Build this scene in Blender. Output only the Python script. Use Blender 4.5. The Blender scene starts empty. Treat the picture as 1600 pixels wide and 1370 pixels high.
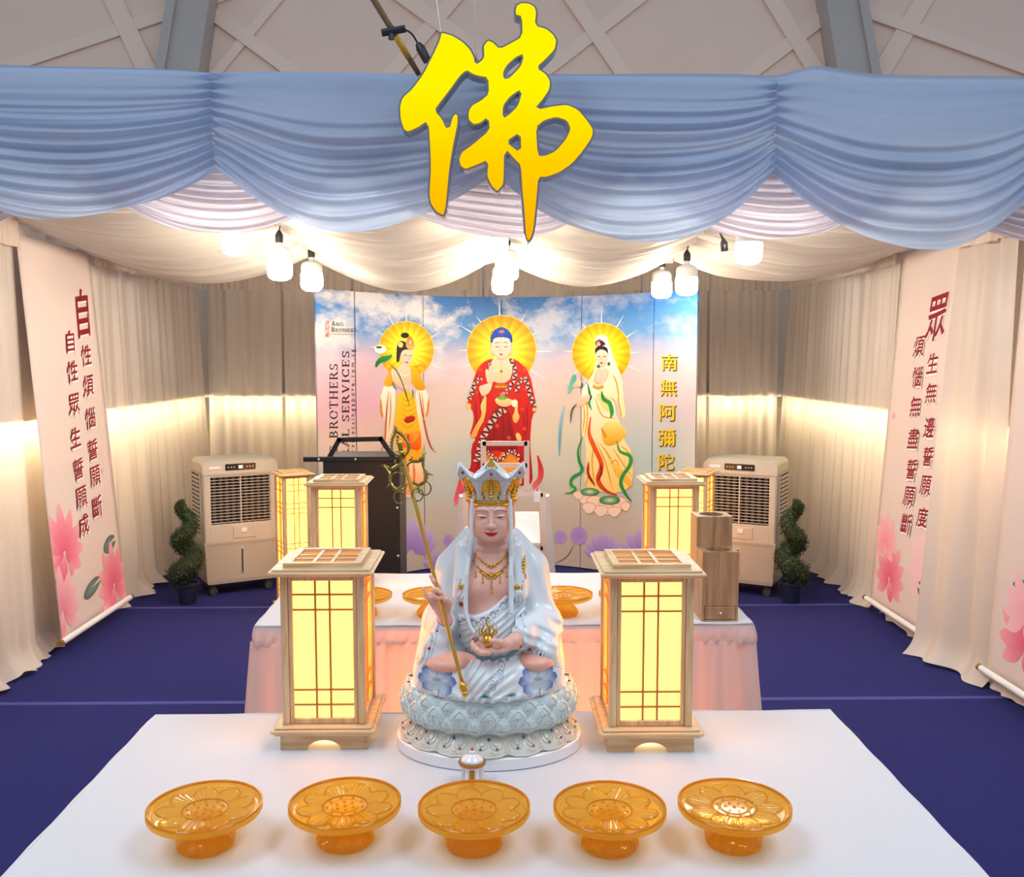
import bpy, bmesh, math, random
import numpy as np
from mathutils import Vector, Matrix
from mathutils.bvhtree import BVHTree

PI = math.pi
C = bpy.context.scene.collection
scene = bpy.context.scene

# ------------------------------------------------------------------ camera
W, H = 1600, 1370
FPX = 1478.0
CAM_Z = 1.67
PITCH = math.atan(128.0 / FPX)
YAW = math.atan(27.0 / FPX)
cam_data = bpy.data.cameras.new('camera')
cam = bpy.data.objects.new('camera', cam_data)
C.objects.link(cam)
cam.location = (0, 0, CAM_Z)
cam.rotation_euler = (PI / 2 - PITCH, 0, -YAW)
cam_data.sensor_width = 36
cam_data.sensor_fit = 'HORIZONTAL'
cam_data.lens = FPX / W * 36
cam_data.clip_end = 100
scene.camera = cam

# ------------------------------------------------------------------ world, exposure, hall lights
world = bpy.data.worlds.new('hall_ambient')
scene.world = world
world.use_nodes = True
world.node_tree.nodes['Background'].inputs[0].default_value = (0.72, 0.84, 1.0, 1)
world.node_tree.nodes['Background'].inputs[1].default_value = 0.5
scene.view_settings.view_transform = 'Standard'
scene.view_settings.look = 'None'
scene.view_settings.gamma = 1
scene.view_settings.exposure = 0.1
scene.view_settings.use_curve_mapping = False


def area_light(name, loc, rot, sx, sy, power, col, spread=PI):
    d = bpy.data.lights.new(name, 'AREA')
    d.shape = 'RECTANGLE'
    d.size, d.size_y = sx, sy
    d.energy = power
    d.color = col
    d.spread = spread
    o = bpy.data.objects.new(name, d)
    C.objects.link(o)
    o.location = loc
    o.rotation_euler = rot
    return o


# the hall's ceiling lights, high over the aisle in front of the booth
for i, x in enumerate((-2.6, 2.6)):
    area_light('hall_ceiling_light', (x, 0.6, 5.6), (math.radians(16), 0, 0), 1.6, 3.0, 120, (0.86, 0.93, 1.0))

# ------------------------------------------------------------------ picture geometry
_sp, _cp = math.sin(PITCH), math.cos(PITCH)
_sy, _cy = math.sin(YAW), math.cos(YAW)


def ray(px, py):
    u, v = (px - W / 2) / FPX, (H / 2 - py) / FPX
    x, y, z = u, _cp + v * _sp, -_sp + v * _cp
    return Vector((x * _cy + y * _sy, -x * _sy + y * _cy, z))


def at(px, py, Y):
    r = ray(px, py)
    k = Y / r.y
    return Vector((r.x * k, Y, CAM_Z + r.z * k))


def atz(px, py, z):
    r = ray(px, py)
    k = (z - CAM_Z) / r.z
    return Vector((r.x * k, r.y * k, z))


# ------------------------------------------------------------------ materials
def s2l(c):
    return tuple(((v / 255) / 12.92 if v / 255 <= 0.04045 else ((v / 255 + 0.055) / 1.055) ** 2.4) for v in c)


MATS = {}


def mat(name, col, rough=0.5, metal=0.0, spec=0.5, emit=None, estr=0.0, noise=None, bump=None, coat=0.0, sheen=0.0):
    """col linear rgb; noise=(scale, amount) mottles the colour; bump=(scale, strength)"""
    if name in MATS:
        return MATS[name]
    m = bpy.data.materials.new(name)
    m.use_nodes = True
    nt = m.node_tree
    b = nt.nodes['Principled BSDF']
    b.inputs['Base Color'].default_value = (*col, 1)
    b.inputs['Roughness'].default_value = rough
    b.inputs['Metallic'].default_value = metal
    b.inputs['Specular IOR Level'].default_value = spec
    b.inputs['Coat Weight'].default_value = coat
    b.inputs['Sheen Weight'].default_value = sheen
    if emit:
        b.inputs['Emission Color'].default_value = (*emit, 1)
        b.inputs['Emission Strength'].default_value = estr
    if noise or bump:
        tc = nt.nodes.new('ShaderNodeTexCoord')
    if noise:
        n = nt.nodes.new('ShaderNodeTexNoise')
        n.inputs['Scale'].default_value = noise[0]
        n.inputs['Detail'].default_value = 4
        nt.links.new(tc.outputs['Object'], n.inputs['Vector'])
        mx = nt.nodes.new('ShaderNodeMix')
        mx.data_type = 'RGBA'
        k = noise[1]
        mx.inputs[6].default_value = (*[max(0, c * (1 - k)) for c in col], 1)
        mx.inputs[7].default_value = (*[min(1, c * (1 + k)) for c in col], 1)
        nt.links.new(n.outputs['Fac'], mx.inputs[0])
        nt.links.new(mx.outputs[2], b.inputs['Base Color'])
    if bump:
        n2 = nt.nodes.new('ShaderNodeTexNoise')
        n2.inputs['Scale'].default_value = bump[0]
        n2.inputs['Detail'].default_value = 3
        nt.links.new(tc.outputs['Object'], n2.inputs['Vector'])
        bp = nt.nodes.new('ShaderNodeBump')
        bp.inputs['Strength'].default_value = bump[1]
        bp.inputs['Distance'].default_value = 0.01
        nt.links.new(n2.outputs['Fac'], bp.inputs['Height'])
        nt.links.new(bp.outputs['Normal'], b.inputs['Normal'])
    MATS[name] = m
    return m


def cloth_mat(name, col, trans=0.35, rough=0.55, transp=0.0, sheen=0.2, spec=0.3, weave=None):
    """woven fabric that lets part of the light through"""
    if name in MATS:
        return MATS[name]
    m = mat(name, col, rough, spec=spec, sheen=sheen, bump=weave)
    nt = m.node_tree
    b = nt.nodes['Principled BSDF']
    out = nt.nodes['Material Output']
    t = nt.nodes.new('ShaderNodeBsdfTranslucent')
    t.inputs['Color'].default_value = (*col, 1)
    mx = nt.nodes.new('ShaderNodeMixShader')
    mx.inputs[0].default_value = trans
    nt.links.new(b.outputs[0], mx.inputs[1])
    nt.links.new(t.outputs[0], mx.inputs[2])
    last = mx
    if transp > 0:
        tr = nt.nodes.new('ShaderNodeBsdfTransparent')
        m2 = nt.nodes.new('ShaderNodeMixShader')
        m2.inputs[0].default_value = transp
        nt.links.new(mx.outputs[0], m2.inputs[1])
        nt.links.new(tr.outputs[0], m2.inputs[2])
        last = m2
    nt.links.new(last.outputs[0], out.inputs['Surface'])
    return m


def wood_mat(name, c1, c2, scale=7.0, axis='Z', rough=0.45):
    if name in MATS:
        return MATS[name]
    m = mat(name, c1, rough)
    nt = m.node_tree
    b = nt.nodes['Principled BSDF']
    tc = nt.nodes.new('ShaderNodeTexCoord')
    mp = nt.nodes.new('ShaderNodeMapping')
    sc = {'X': (0.07, 1, 1), 'Y': (1, 0.07, 1), 'Z': (1, 1, 0.07)}[axis]
    mp.inputs['Scale'].default_value = sc
    nt.links.new(tc.outputs['Object'], mp.inputs['Vector'])
    n = nt.nodes.new('ShaderNodeTexNoise')
    n.inputs['Scale'].default_value = scale * 12
    n.inputs['Detail'].default_value = 5
    n.inputs['Distortion'].default_value = 0.6
    nt.links.new(mp.outputs[0], n.inputs['Vector'])
    r = nt.nodes.new('ShaderNodeValToRGB')
    r.color_ramp.elements[0].position = 0.33
    r.color_ramp.elements[0].color = (*c2, 1)
    r.color_ramp.elements[1].position = 0.68
    r.color_ramp.elements[1].color = (*c1, 1)
    nt.links.new(n.outputs['Fac'], r.inputs[0])
    nt.links.new(r.outputs[0], b.inputs['Base Color'])
    bp = nt.nodes.new('ShaderNodeBump')
    bp.inputs['Strength'].default_value = 0.15
    bp.inputs['Distance'].default_value = 0.002
    nt.links.new(n.outputs['Fac'], bp.inputs['Height'])
    nt.links.new(bp.outputs['Normal'], b.inputs['Normal'])
    return m


def paint_mat(name, rough=0.4, spec=0.5, coat=0.0, trans=0.0, scale=1.0):
    """colour comes from the painted 'paint' attribute"""
    if name in MATS:
        return MATS[name]
    m = mat(name, (1, 1, 1), rough, spec=spec, coat=coat)
    nt = m.node_tree
    a = nt.nodes.new('ShaderNodeAttribute')
    a.attribute_name = 'paint'
    nt.links.new(a.outputs['Color'], nt.nodes['Principled BSDF'].inputs['Base Color'])
    return m


def emit_mat(name, col, strength):
    if name in MATS:
        return MATS[name]
    m = bpy.data.materials.new(name)
    m.use_nodes = True
    nt = m.node_tree
    nt.nodes.remove(nt.nodes['Principled BSDF'])
    e = nt.nodes.new('ShaderNodeEmission')
    e.inputs[0].default_value = (*col, 1)
    e.inputs[1].default_value = strength
    nt.links.new(e.outputs[0], nt.nodes['Material Output'].inputs['Surface'])
    MATS[name] = m
    return m


# ------------------------------------------------------------------ objects
def tag(o, label=None, cat=None, group=None, kind=None):
    if label:
        o['label'] = label
    if cat:
        o['category'] = cat
    if group:
        o['group'] = group
    if kind:
        o['kind'] = kind
    return o


def thing(name, label, cat, loc=(0, 0, 0), rz=0.0, group=None):
    o = bpy.data.objects.new(name, None)
    o.empty_display_size = 0.1
    C.objects.link(o)
    o.location = loc
    o.rotation_euler = (0, 0, rz)
    return tag(o, label, cat, group)


def add_obj(name, me, parent=None):
    o = bpy.data.objects.new(name, me)
    C.objects.link(o)
    if parent is not None:
        o.parent = parent
    return o


def copy_tree(o, parent=None):
    c = o.copy()
    C.objects.link(c)
    c.parent = parent
    for ch in list(o.children):
        copy_tree(ch, c)
    return c


class MB:
    """collects shapes into one mesh"""

    def __init__(self):
        self.v, self.f, self.mi, self.col = [], [], [], []
        self.cur = 0
        self.M = None

    def _add(self, vs, fs):
        o = len(self.v)
        if self.M is not None:
            vs = [tuple(self.M @ Vector(p)) for p in vs]
        self.v += [tuple(p) for p in vs]
        self.f += [tuple(i + o for i in f) for f in fs]
        self.mi += [self.cur] * len(fs)
        return o

    def box(self, x0, x1, y0, y1, z0, z1, bev=0.0):
        if bev <= 0:
            vs = [(x, y, z) for x in (x0, x1) for y in (y0, y1) for z in (z0, z1)]
            self._add(vs, [(0, 1, 3, 2), (4, 6, 7, 5), (0, 4, 5, 1), (2, 3, 7, 6), (0, 2, 6, 4), (1, 5, 7, 3)])
            return
        b = min(bev, (x1 - x0) * .45, (y1 - y0) * .45, (z1 - z0) * .45)
        vs, idx = [], {}
        for ix, x in ((0, x0), (1, x1)):
            for iy, y in ((0, y0), (1, y1)):
                for iz, z in ((0, z0), (1, z1)):
                    sx, sy, sz = (b if ix == 0 else -b), (b if iy == 0 else -b), (b if iz == 0 else -b)
                    for ax, p in (('x', (x, y + sy, z + sz)), ('y', (x + sx, y, z + sz)), ('z', (x + sx, y + sy, z))):
                        idx[(ix, iy, iz, ax)] = len(vs)
                        vs.append(p)
        fs = []
        for i in (0, 1):
            fs.append([idx[(i, a, c, 'x')] for a, c in ((0, 0), (1, 0), (1, 1), (0, 1))][::1 if i else -1])
            fs.append([idx[(a, i, c, 'y')] for a, c in ((0, 0), (1, 0), (1, 1), (0, 1))][::-1 if i else 1])
            fs.append([idx[(a, c, i, 'z')] for a, c in ((0, 0), (1, 0), (1, 1), (0, 1))][::1 if i else -1])
        for i in (0, 1):
            for j in (0, 1):
                fs.append((idx[(i, j, 0, 'x')], idx[(i, j, 1, 'x')], idx[(i, j, 1, 'y')], idx[(i, j, 0, 'y')]))
                fs.append((idx[(i, 0, j, 'x')], idx[(i, 1, j, 'x')], idx[(i, 1, j, 'z')], idx[(i, 0, j, 'z')]))
                fs.append((idx[(0, i, j, 'y')], idx[(1, i, j, 'y')], idx[(1, i, j, 'z')], idx[(0, i, j, 'z')]))
        for k in [(a, c, d) for a in (0, 1) for c in (0, 1) for d in (0, 1)]:
            fs.append((idx[k + ('x',)], idx[k + ('y',)], idx[k + ('z',)]))
        self._add(vs, fs)

    def lathe(self, prof, n=24, c=(0, 0, 0), sx=1.0, sy=1.0, cap=True, rfun=None):
        """prof: (r, z) pairs"""
        vs, fs = [], []
        for (r, z) in prof:
            for k in range(n):
                a = 2 * PI * k / n
                rr = r * (rfun(a, z) if rfun else 1)
                vs.append((c[0] + rr * math.cos(a) * sx, c[1] + rr * math.sin(a) * sy, c[2] + z))
        for i in range(len(prof) - 1):
            for k in range(n):
                k2 = (k + 1) % n
                fs.append((i * n + k, i * n + k2, (i + 1) * n + k2, (i + 1) * n + k))
        if cap:
            fs.append(tuple(range(n))[::-1])
            fs.append(tuple((len(prof) - 1) * n + k for k in range(n)))
        self._add(vs, fs)

    def tube(self, pts, r, n=8, closed=False, cap=True):
        pts = [Vector(p) for p in pts]
        m = len(pts)
        rr = r if isinstance(r, (list, tuple)) else [r] * m
        vs, fs = [], []
        up = None
        for i, p in enumerate(pts):
            if closed:
                t = pts[(i + 1) % m] - pts[i - 1]
            else:
                t = pts[min(i + 1, m - 1)] - pts[max(i - 1, 0)]
            if t.length < 1e-9:
                t = Vector((0, 0, 1))
            t.normalize()
            if up is None:
                up = t.orthogonal().normalized()
            else:
                up = (up - t * up.dot(t))
                if up.length < 1e-6:
                    up = t.orthogonal()
                up.normalize()
            s = t.cross(up)
            for k in range(n):
                a = 2 * PI * k / n
                vs.append(p + (up * math.cos(a) + s * math.sin(a)) * rr[i])
        segs = m if closed else m - 1
        for i in range(segs):
            j = (i + 1) % m
            for k in range(n):
                k2 = (k + 1) % n
                fs.append((i * n + k, i * n + k2, j * n + k2, j * n + k))
        if cap and not closed:
            fs.append(tuple(range(n))[::-1])
            fs.append(tuple((m - 1) * n + k for k in range(n)))
        self._add(vs, fs)

    def ball(self, c, r, n=10, m=7, s=(1, 1, 1)):
        vs, fs = [(c[0], c[1], c[2] + r * s[2])], []
        for i in range(1, m):
            t = PI * i / m
            for k in range(n):
                a = 2 * PI * k / n
                vs.append((c[0] + r * s[0] * math.sin(t) * math.cos(a), c[1] + r * s[1] * math.sin(t) * math.sin(a), c[2] + r * s[2] * math.cos(t)))
        vs.append((c[0], c[1], c[2] - r * s[2]))
        for k in range(n):
            k2 = (k + 1) % n
            fs.append((0, 1 + k, 1 + k2))
            for i in range(m - 2):
                fs.append((1 + i * n + k, 1 + (i + 1) * n + k, 1 + (i + 1) * n + k2, 1 + i * n + k2))
            fs.append((1 + (m - 2) * n + k, len(vs) - 1, 1 + (m - 2) * n + k2))
        self._add(vs, fs)

    def grid(self, fn, nu, nv, wrap=False):
        """fn(u, v) -> point, u, v in 0..1"""
        vs = [fn(i / nu, j / nv) for j in range(nv + 1) for i in range(nu + (0 if wrap else 1))]
        w = nu if wrap else nu + 1
        fs = []
        for j in range(nv):
            for i in range(nu):
                i2 = (i + 1) % w
                fs.append((j * w + i, j * w + i2, (j + 1) * w + i2, (j + 1) * w + i))
        self._add(vs, fs)

    def prism(self, poly, d0, d1, fn=None, holes=()):
        """polygon in a plane, drawn out from depth d0 to d1; fn(a, b, d) -> point"""
        fn = fn or (lambda a, b, d: (a, d, b))
        loops = [list(poly)] + [list(h) for h in holes]
        tv, tf = fill_poly(loops)
        n = len(tv)
        vs = [fn(a, b, d0) for a, b in tv] + [fn(a, b, d1) for a, b in tv]
        fs = [tuple(f) for f in tf] + [tuple(n + i for i in f[::-1]) for f in tf]
        o = 0
        for lp in loops:
            m = len(lp)
            for i in range(m):
                j = (i + 1) % m
                fs.append((o + i, o + j, n + o + j, n + o + i))
            o += m
        self._add(vs, fs)

    def build(self, name, mats, parent=None, smooth=False, angle=None, fix=True):
        me = bpy.data.meshes.new(name)
        me.from_pydata(self.v, [], self.f)
        if not isinstance(mats, (list, tuple)):
            mats = [mats]
        for m in mats:
            me.materials.append(m)
        if len(mats) > 1:
            me.polygons.foreach_set('material_index', self.mi)
        if fix:
            bm = bmesh.new()
            bm.from_mesh(me)
            bmesh.ops.recalc_face_normals(bm, faces=bm.faces[:])
            bm.to_mesh(me)
            bm.free()
        if smooth or angle:
            me.polygons.foreach_set('use_smooth', [True] * len(me.polygons))
            if angle:
                me.set_sharp_from_angle(angle=math.radians(angle))
        me.update()
        return add_obj(name, me, parent)


def fill_poly(loops):
    """triangulate a polygon with holes; returns verts (loop order kept) and faces"""
    from mathutils.geometry import tessellate_polygon
    pts = [p for lp in loops for p in lp]
    tris = tessellate_polygon([[Vector((a, b, 0)) for a, b in lp] for lp in loops])
    return pts, [tuple(t) for t in tris]


def smoothed(poly, it=2):
    """corner-cutting, for rounder outlines"""
    for _ in range(it):
        q = []
        for i, p in enumerate(poly):
            r = poly[(i + 1) % len(poly)]
            q.append((p[0] * .75 + r[0] * .25, p[1] * .75 + r[1] * .25))
            q.append((p[0] * .25 + r[0] * .75, p[1] * .25 + r[1] * .75))
        poly = q
    return poly


def spline(pts, n=8):
    """Catmull-Rom through points of any dimension"""
    P = [np.array(p, float) for p in pts]
    P = [2 * P[0] - P[1]] + P + [2 * P[-1] - P[-2]]
    out = []
    for i in range(1, len(P) - 2):
        for k in range(n):
            t = k / n
            a, b, c, d = P[i - 1], P[i], P[i + 1], P[i + 2]
            out.append(tuple(0.5 * (2 * b + (c - a) * t + (2 * a - 5 * b + 4 * c - d) * t * t + (3 * b - a - 3 * c + d) * t ** 3)))
    out.append(tuple(P[-2]))
    return out


_text_cache = {}


def text_shape(s, bold=0.0, space=1.0):
    """2D mesh (verts, faces) of a text, height of a capital about 0.7, centred on its box"""
    key = (s, bold, space)
    if key not in _text_cache:
        cu = bpy.data.curves.new('lettering', 'FONT')
        cu.body = s
        cu.size = 1.0
        cu.resolution_u = 3
        cu.offset = bold
        cu.space_character = space
        o = bpy.data.objects.new('lettering', cu)
        C.objects.link(o)
        bpy.context.view_layer.update()
        dg = bpy.context.evaluated_depsgraph_get()
        me = bpy.data.meshes.new_from_object(o.evaluated_get(dg))
        v = np.array([tuple(p.co) for p in me.vertices]).reshape(-1, 3)[:, :2]
        f = [tuple(p.vertices) for p in me.polygons]
        bpy.data.objects.remove(o)
        bpy.data.curves.remove(cu)
        bpy.data.meshes.remove(me)
        if len(v):
            v = v - (v.min(0) + v.max(0)) / 2
        _text_cache[key] = (v, f)
    return _text_cache[key]


def rnd(seed):
    return random.Random(seed)
# ================================================================== the setting
WALL_X, BACK_Y = 2.60, 8.45
m_carpet = mat('blue_carpet', s2l((46, 48, 106)), 0.95, spec=0.1, noise=(240, 0.22), bump=(600, 0.35))
m_seam = mat('carpet_edge', s2l((66, 76, 150)), 0.55, spec=0.3)
m_hall = mat('hall_lining', s2l((232, 202, 184)), 0.75, noise=(2.2, 0.05))
m_strip = mat('lining_strip', s2l((236, 208, 190)), 0.7)
m_beam = mat('aluminium_beam', s2l((176, 168, 162)), 0.55, metal=0.1, noise=(4, 0.06))
m_tent = mat('tent_sheet', s2l((200, 190, 178)), 0.8)

b = MB()
b.box(-9, 9, -2.5, 13, -0.06, -0.008)
floor = b.build('floor', mat('hall_floor', s2l((60, 60, 110)), 0.9))
tag(floor, kind='structure')
ys = [-2.45, -0.77, 0.98, 2.73, 4.48, 6.23, 7.98, 9.73]
for y0, y1 in zip(ys[:-1], ys[1:]):
    s = MB()
    s.box(-8.5, 8.5, y0 + 0.006, y1 - 0.006, -0.007, 0.0)
    s.build('carpet_strip', m_carpet, floor)
    e = MB()
    e.grid(lambda u, v, y=y1: (-8.5 + 17 * u, y + 0.018 * math.cos(PI * (1 - v)), 0.0005 + 0.004 * math.sin(PI * v)), 60, 6)
    e.build('carpet_edge', m_seam, floor, smooth=True)

# outer tent walls behind the curtains
for nm, bx in (('wall_left', (-3.0, -2.96, 2.6, 9.0, 0.0, 2.6)), ('wall_right', (2.96, 3.0, 2.6, 9.0, 0.0, 2.6)), ('wall_back', (-2.96, 2.96, 8.9, 8.94, 0.0, 2.6))):
    w = MB()
    w.box(*bx)
    tag(w.build(nm, m_tent), kind='structure')

# the hall's steep roof lining beyond the booth, with strips laid in diamonds and two beams
SL = 0.35 / 0.9
LZ0 = 3.0


def lin(x, z, off=0.0):
    """point on the slanted lining; off = towards the hall"""
    y = 9.5 + (z - 4.5) * SL
    return (x, y - off * 0.93, z - off * 0.36 * 0)


hall = MB()
hall.v = [lin(-11, 3.15), lin(11, 3.15), lin(11, 9.5), lin(-11, 9.5), lin(-11, 3.15, -.1), lin(11, 3.15, -.1), lin(11, 9.5, -.1), lin(-11, 9.5, -.1)]
hall.f = [(0, 1, 2, 3), (7, 6, 5, 4), (0, 4, 5, 1), (1, 5, 6, 2), (2, 6, 7, 3), (3, 7, 4, 0)]
hall.mi = [0] * 6
ceil = tag(hall.build('ceiling', m_hall), kind='structure')


def pix_lin(px, py):
    r = ray(px, py)
    k = (9.5 - 4.5 * SL + CAM_Z * SL) / (r.y - r.z * SL)
    return (r.x * k, CAM_Z + r.z * k)


def strip_mesh(p, q, w, th, name):
    (x0, z0), (x1, z1) = p, q
    d = Vector((x1 - x0, z1 - z0)).normalized()
    n = Vector((-d.y, d.x)) * w / 2
    s = MB()
    poly = [(x0 + n.x, z0 + n.y), (x1 + n.x, z1 + n.y), (x1 - n.x, z1 - n.y), (x0 - n.x, z0 - n.y)]
    vs = [lin(a, c, 0.004) for a, c in poly] + [lin(a * .9 + (x0 + x1) * .05, c * .9 + (z0 + z1) * .05, th) for a, c in poly]
    vs[4:] = [lin(a, c, th) for a, c in poly]
    s._add(vs, [(0, 1, 2, 3), (7, 6, 5, 4), (0, 4, 5, 1), (1, 5, 6, 2), (2, 6, 7, 3), (3, 7, 4, 0)])
    s.build(name, m_strip, ceil)


# strips (pixel pairs read off the photograph, laid on the lining's own plane)
STR = [((150, -60), (245, 140), 26), ((-60, 130), (300, 10), 20), ((330, 20), (480, 130), 20), ((455, -25), (330, 125), 15),
       ((600, -25), (830, 140), 24), ((760, -60), (590, 140), 22), ((860, -50), (990, 140), 24), ((1035, -30), (815, 140), 20),
       ((1175, -50), (1290, 140), 26), ((1290, 25), (1140, 140), 20), ((1340, 15), (1650, 125), 22), ((1460, -30), (1360, 140), 26),
       ((330, -80), (150, 140), 10), ((1640, -60), (1540, -5), 20)]
for (p, q, wpx) in STR[:12]:
    a, c = pix_lin(*p), pix_lin(*q)
    d = (c[0] - a[0], c[1] - a[1])
    strip_mesh((a[0] - d[0] * .15, a[1] - d[1] * .15), (c[0] + d[0] * .5, c[1] + d[1] * .5), wpx / FPX * 9.6, 0.03 if d[0] * d[1] > 0 else 0.042, 'lining_strip')
for n, (pa, pb) in enumerate((((295, 112), (312, 0)), ((1322, 115), (1303, 0)))):
    a, c = pix_lin(*pa), pix_lin(*pb)
    k = (c[0] - a[0]) / (c[1] - a[1])
    s = MB()
    hw = 0.19
    vs = []
    for z in (3.2, 9.4):
        x = a[0] + k * (z - a[1])
        vs += [lin(x - hw, z, 0.0), lin(x + hw, z, 0.0), lin(x + hw, z, 0.3), lin(x - hw, z, 0.3)]
    s._add(vs, [(0, 1, 2, 3), (7, 6, 5, 4), (0, 4, 5, 1), (1, 5, 6, 2), (2, 6, 7, 3), (3, 7, 4, 0)])
    bm_ = s.build('trim_%d' % (n + 1), m_beam)
    tag(bm_, kind='structure')
    s = MB()
    sg = 1 if n else -1
    vs = []
    for z in (3.2, 9.4):
        x = a[0] + k * (z - a[1]) + sg * (hw - 0.03)
        vs += [lin(x - .045, z, 0.3), lin(x + .045, z, 0.3), lin(x + .045, z, 0.34), lin(x - .045, z, 0.34)]
    s._add(vs, [(0, 1, 2, 3), (7, 6, 5, 4), (0, 4, 5, 1), (1, 5, 6, 2), (2, 6, 7, 3), (3, 7, 4, 0)])
    s.build('beam_rail', m_beam, bm_)
# ================================================================== curtains, valance, ceiling drape
m_curt = cloth_mat('ivory_satin', s2l((240, 226, 212)), trans=0.33, rough=0.42, sheen=0.15, spec=0.35)
m_head = cloth_mat('ivory_header', s2l((236, 220, 204)), trans=0.2, rough=0.5)
m_blue = cloth_mat('pale_blue_chiffon', s2l((182, 203, 230)), trans=0.52, rough=0.5, transp=0.14, sheen=0.3)
m_under = cloth_mat('white_chiffon', s2l((214, 208, 218)), trans=0.35, rough=0.5, sheen=0.3)
m_cdrape = cloth_mat('cream_chiffon', s2l((226, 212, 192)), trans=0.3, rough=0.5, sheen=0.3)


def fold_fn(seed, period):
    r = rnd(seed)
    comps = [(2 * PI / (period * r.uniform(.8, 1.25)), r.uniform(0, 6.28), r.uniform(.5, 1)) for _ in range(3)]
    comps += [(2 * PI / (period * r.uniform(2.2, 3.5)), r.uniform(0, 6.28), r.uniform(.5, 1)) for _ in range(2)]
    tot = sum(c[2] for c in comps)
    return lambda s: sum(a * math.sin(k * s + p) for k, p, a in comps) / tot * 1.6


def curtain(label, o, d, n, L, seed, z_top=2.42, flare=0.08, period=0.12, amp=0.036, lean=0.07, header=True, puddle=True, lean2=None):
    """hangs along o + d*s, n points into the booth"""
    t = thing('curtain', label, 'curtain', (o[0] + d[0] * L / 2, o[1] + d[1] * L / 2, 0), 0, 'ivory curtains lining the booth')
    ox, oy = -d[0] * L / 2, -d[1] * L / 2
    f1, f2, f3 = fold_fn(seed, period * .55), fold_fn(seed + 1, period), fold_fn(seed + 2, period * 2.2)

    def P(u, v):
        s = u * L
        z = z_top * (1 - v)
        w = v
        off = amp * ((1 - w) * .45 * f1(s) + (.35 + .65 * w) * f2(s) + w * w * .9 * f3(s))
        off += (lean if lean2 is None else lean + (lean2 - lean) * u) * w
        if puddle and z < 0.14:
            q = 1 - z / 0.14
            off += flare * q * q * (0.8 + 0.35 * f3(s * .8 + 1)) + 0.008 * q * f2(s + .3)
            z = max(0.008, z + 0.018 * q * (1 + f3(s)))
        side = 0.02 * f3(s * .7 + 3) * w
        return (ox + d[0] * (s + side) + n[0] * (off + 0.012), oy + d[1] * (s + side) + n[1] * (off + 0.012), z)
    c = MB()
    vs = [0, .02, .05, .1, .18, .28, .38, .48, .58, .68, .77, .85, .9, .925, .945, .96, .972, .982, .99, 1.0]
    nu = int(L * 62)
    o_ = [P(i / nu, v) for v in vs for i in range(nu + 1)]
    fs = [(j * (nu + 1) + i, j * (nu + 1) + i + 1, (j + 1) * (nu + 1) + i + 1, (j + 1) * (nu + 1) + i) for j in range(len(vs) - 1) for i in range(nu)]
    c._add(o_, fs)
    c.build('drape', m_curt, t, smooth=True, fix=False)
    if header:
        g1, g2 = fold_fn(seed + 7, 0.055), fold_fn(seed + 8, 0.12)
        h = MB()

        def Q(u, v):
            s = u * L
            z = 2.52 - (0.27 + 0.008 * g2(s)) * v
            off = 0.045 + 0.014 * g1(s) * (.55 + .45 * v) + .008 * g2(s) * v + 0.015 * v
            return (ox + d[0] * s + n[0] * off, oy + d[1] * s + n[1] * off, z)
        h.grid(Q, int(L * 95), 7)
        h.build('pleated_header', m_head, t, smooth=True, fix=False)
    return t


XW = WALL_X
curtain('ivory curtain on the left edge, nearer than the left banner', (-XW, 3.0), (0, 1), (1, 0), 2.195, 11)
curtain('ivory curtain behind the long left banner', (-XW - .05, 5.215), (0, 1), (1, 0), 0.88, 23, amp=0.012, header=False)
curtain('ivory curtain between the left banner and the left back corner', (-XW, 6.11), (0, 1), (1, 0), 2.22, 31, period=0.125, amp=0.038)
curtain('ivory curtain at the right edge between the two right banners', (XW - .04, 4.60), (0, 1), (-1, 0), 0.56, 41, amp=0.036, period=0.26, lean=0.03, lean2=0.2, flare=0.07)
curtain('ivory curtain behind the long right banner', (XW + .03, 5.18), (0, 1), (-1, 0), 0.82, 53, amp=0.012, header=False)
curtain('ivory curtain between the right banner and the right back corner', (XW, 6.02), (0, 1), (-1, 0), 2.31, 61, period=0.125, amp=0.038)
curtain('ivory curtain behind the cropped banner on the far right', (XW + .04, 3.0), (0, 1), (-1, 0), 2.16, 71, amp=0.012, header=False)
bx = [-2.54, -1.87, -1.25, -0.1, 1.3, 1.9, 2.54]
bl = ['ivory back curtain in the left corner behind the left air cooler', 'ivory back curtain between left air cooler and black cart',
      'ivory back curtain behind the left half of the printed backdrop', 'ivory back curtain behind the right half of the printed backdrop',
      'ivory back curtain just right of the printed backdrop', 'ivory back curtain in the right corner behind the right air cooler']
for i in range(6):
    curtain(bl[i], (bx[i] + .01, BACK_Y), (1, 0), (0, -1), bx[i + 1] - bx[i] - .02, 81 + 9 * i, period=0.12, amp=0.045, lean=0.03)

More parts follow.
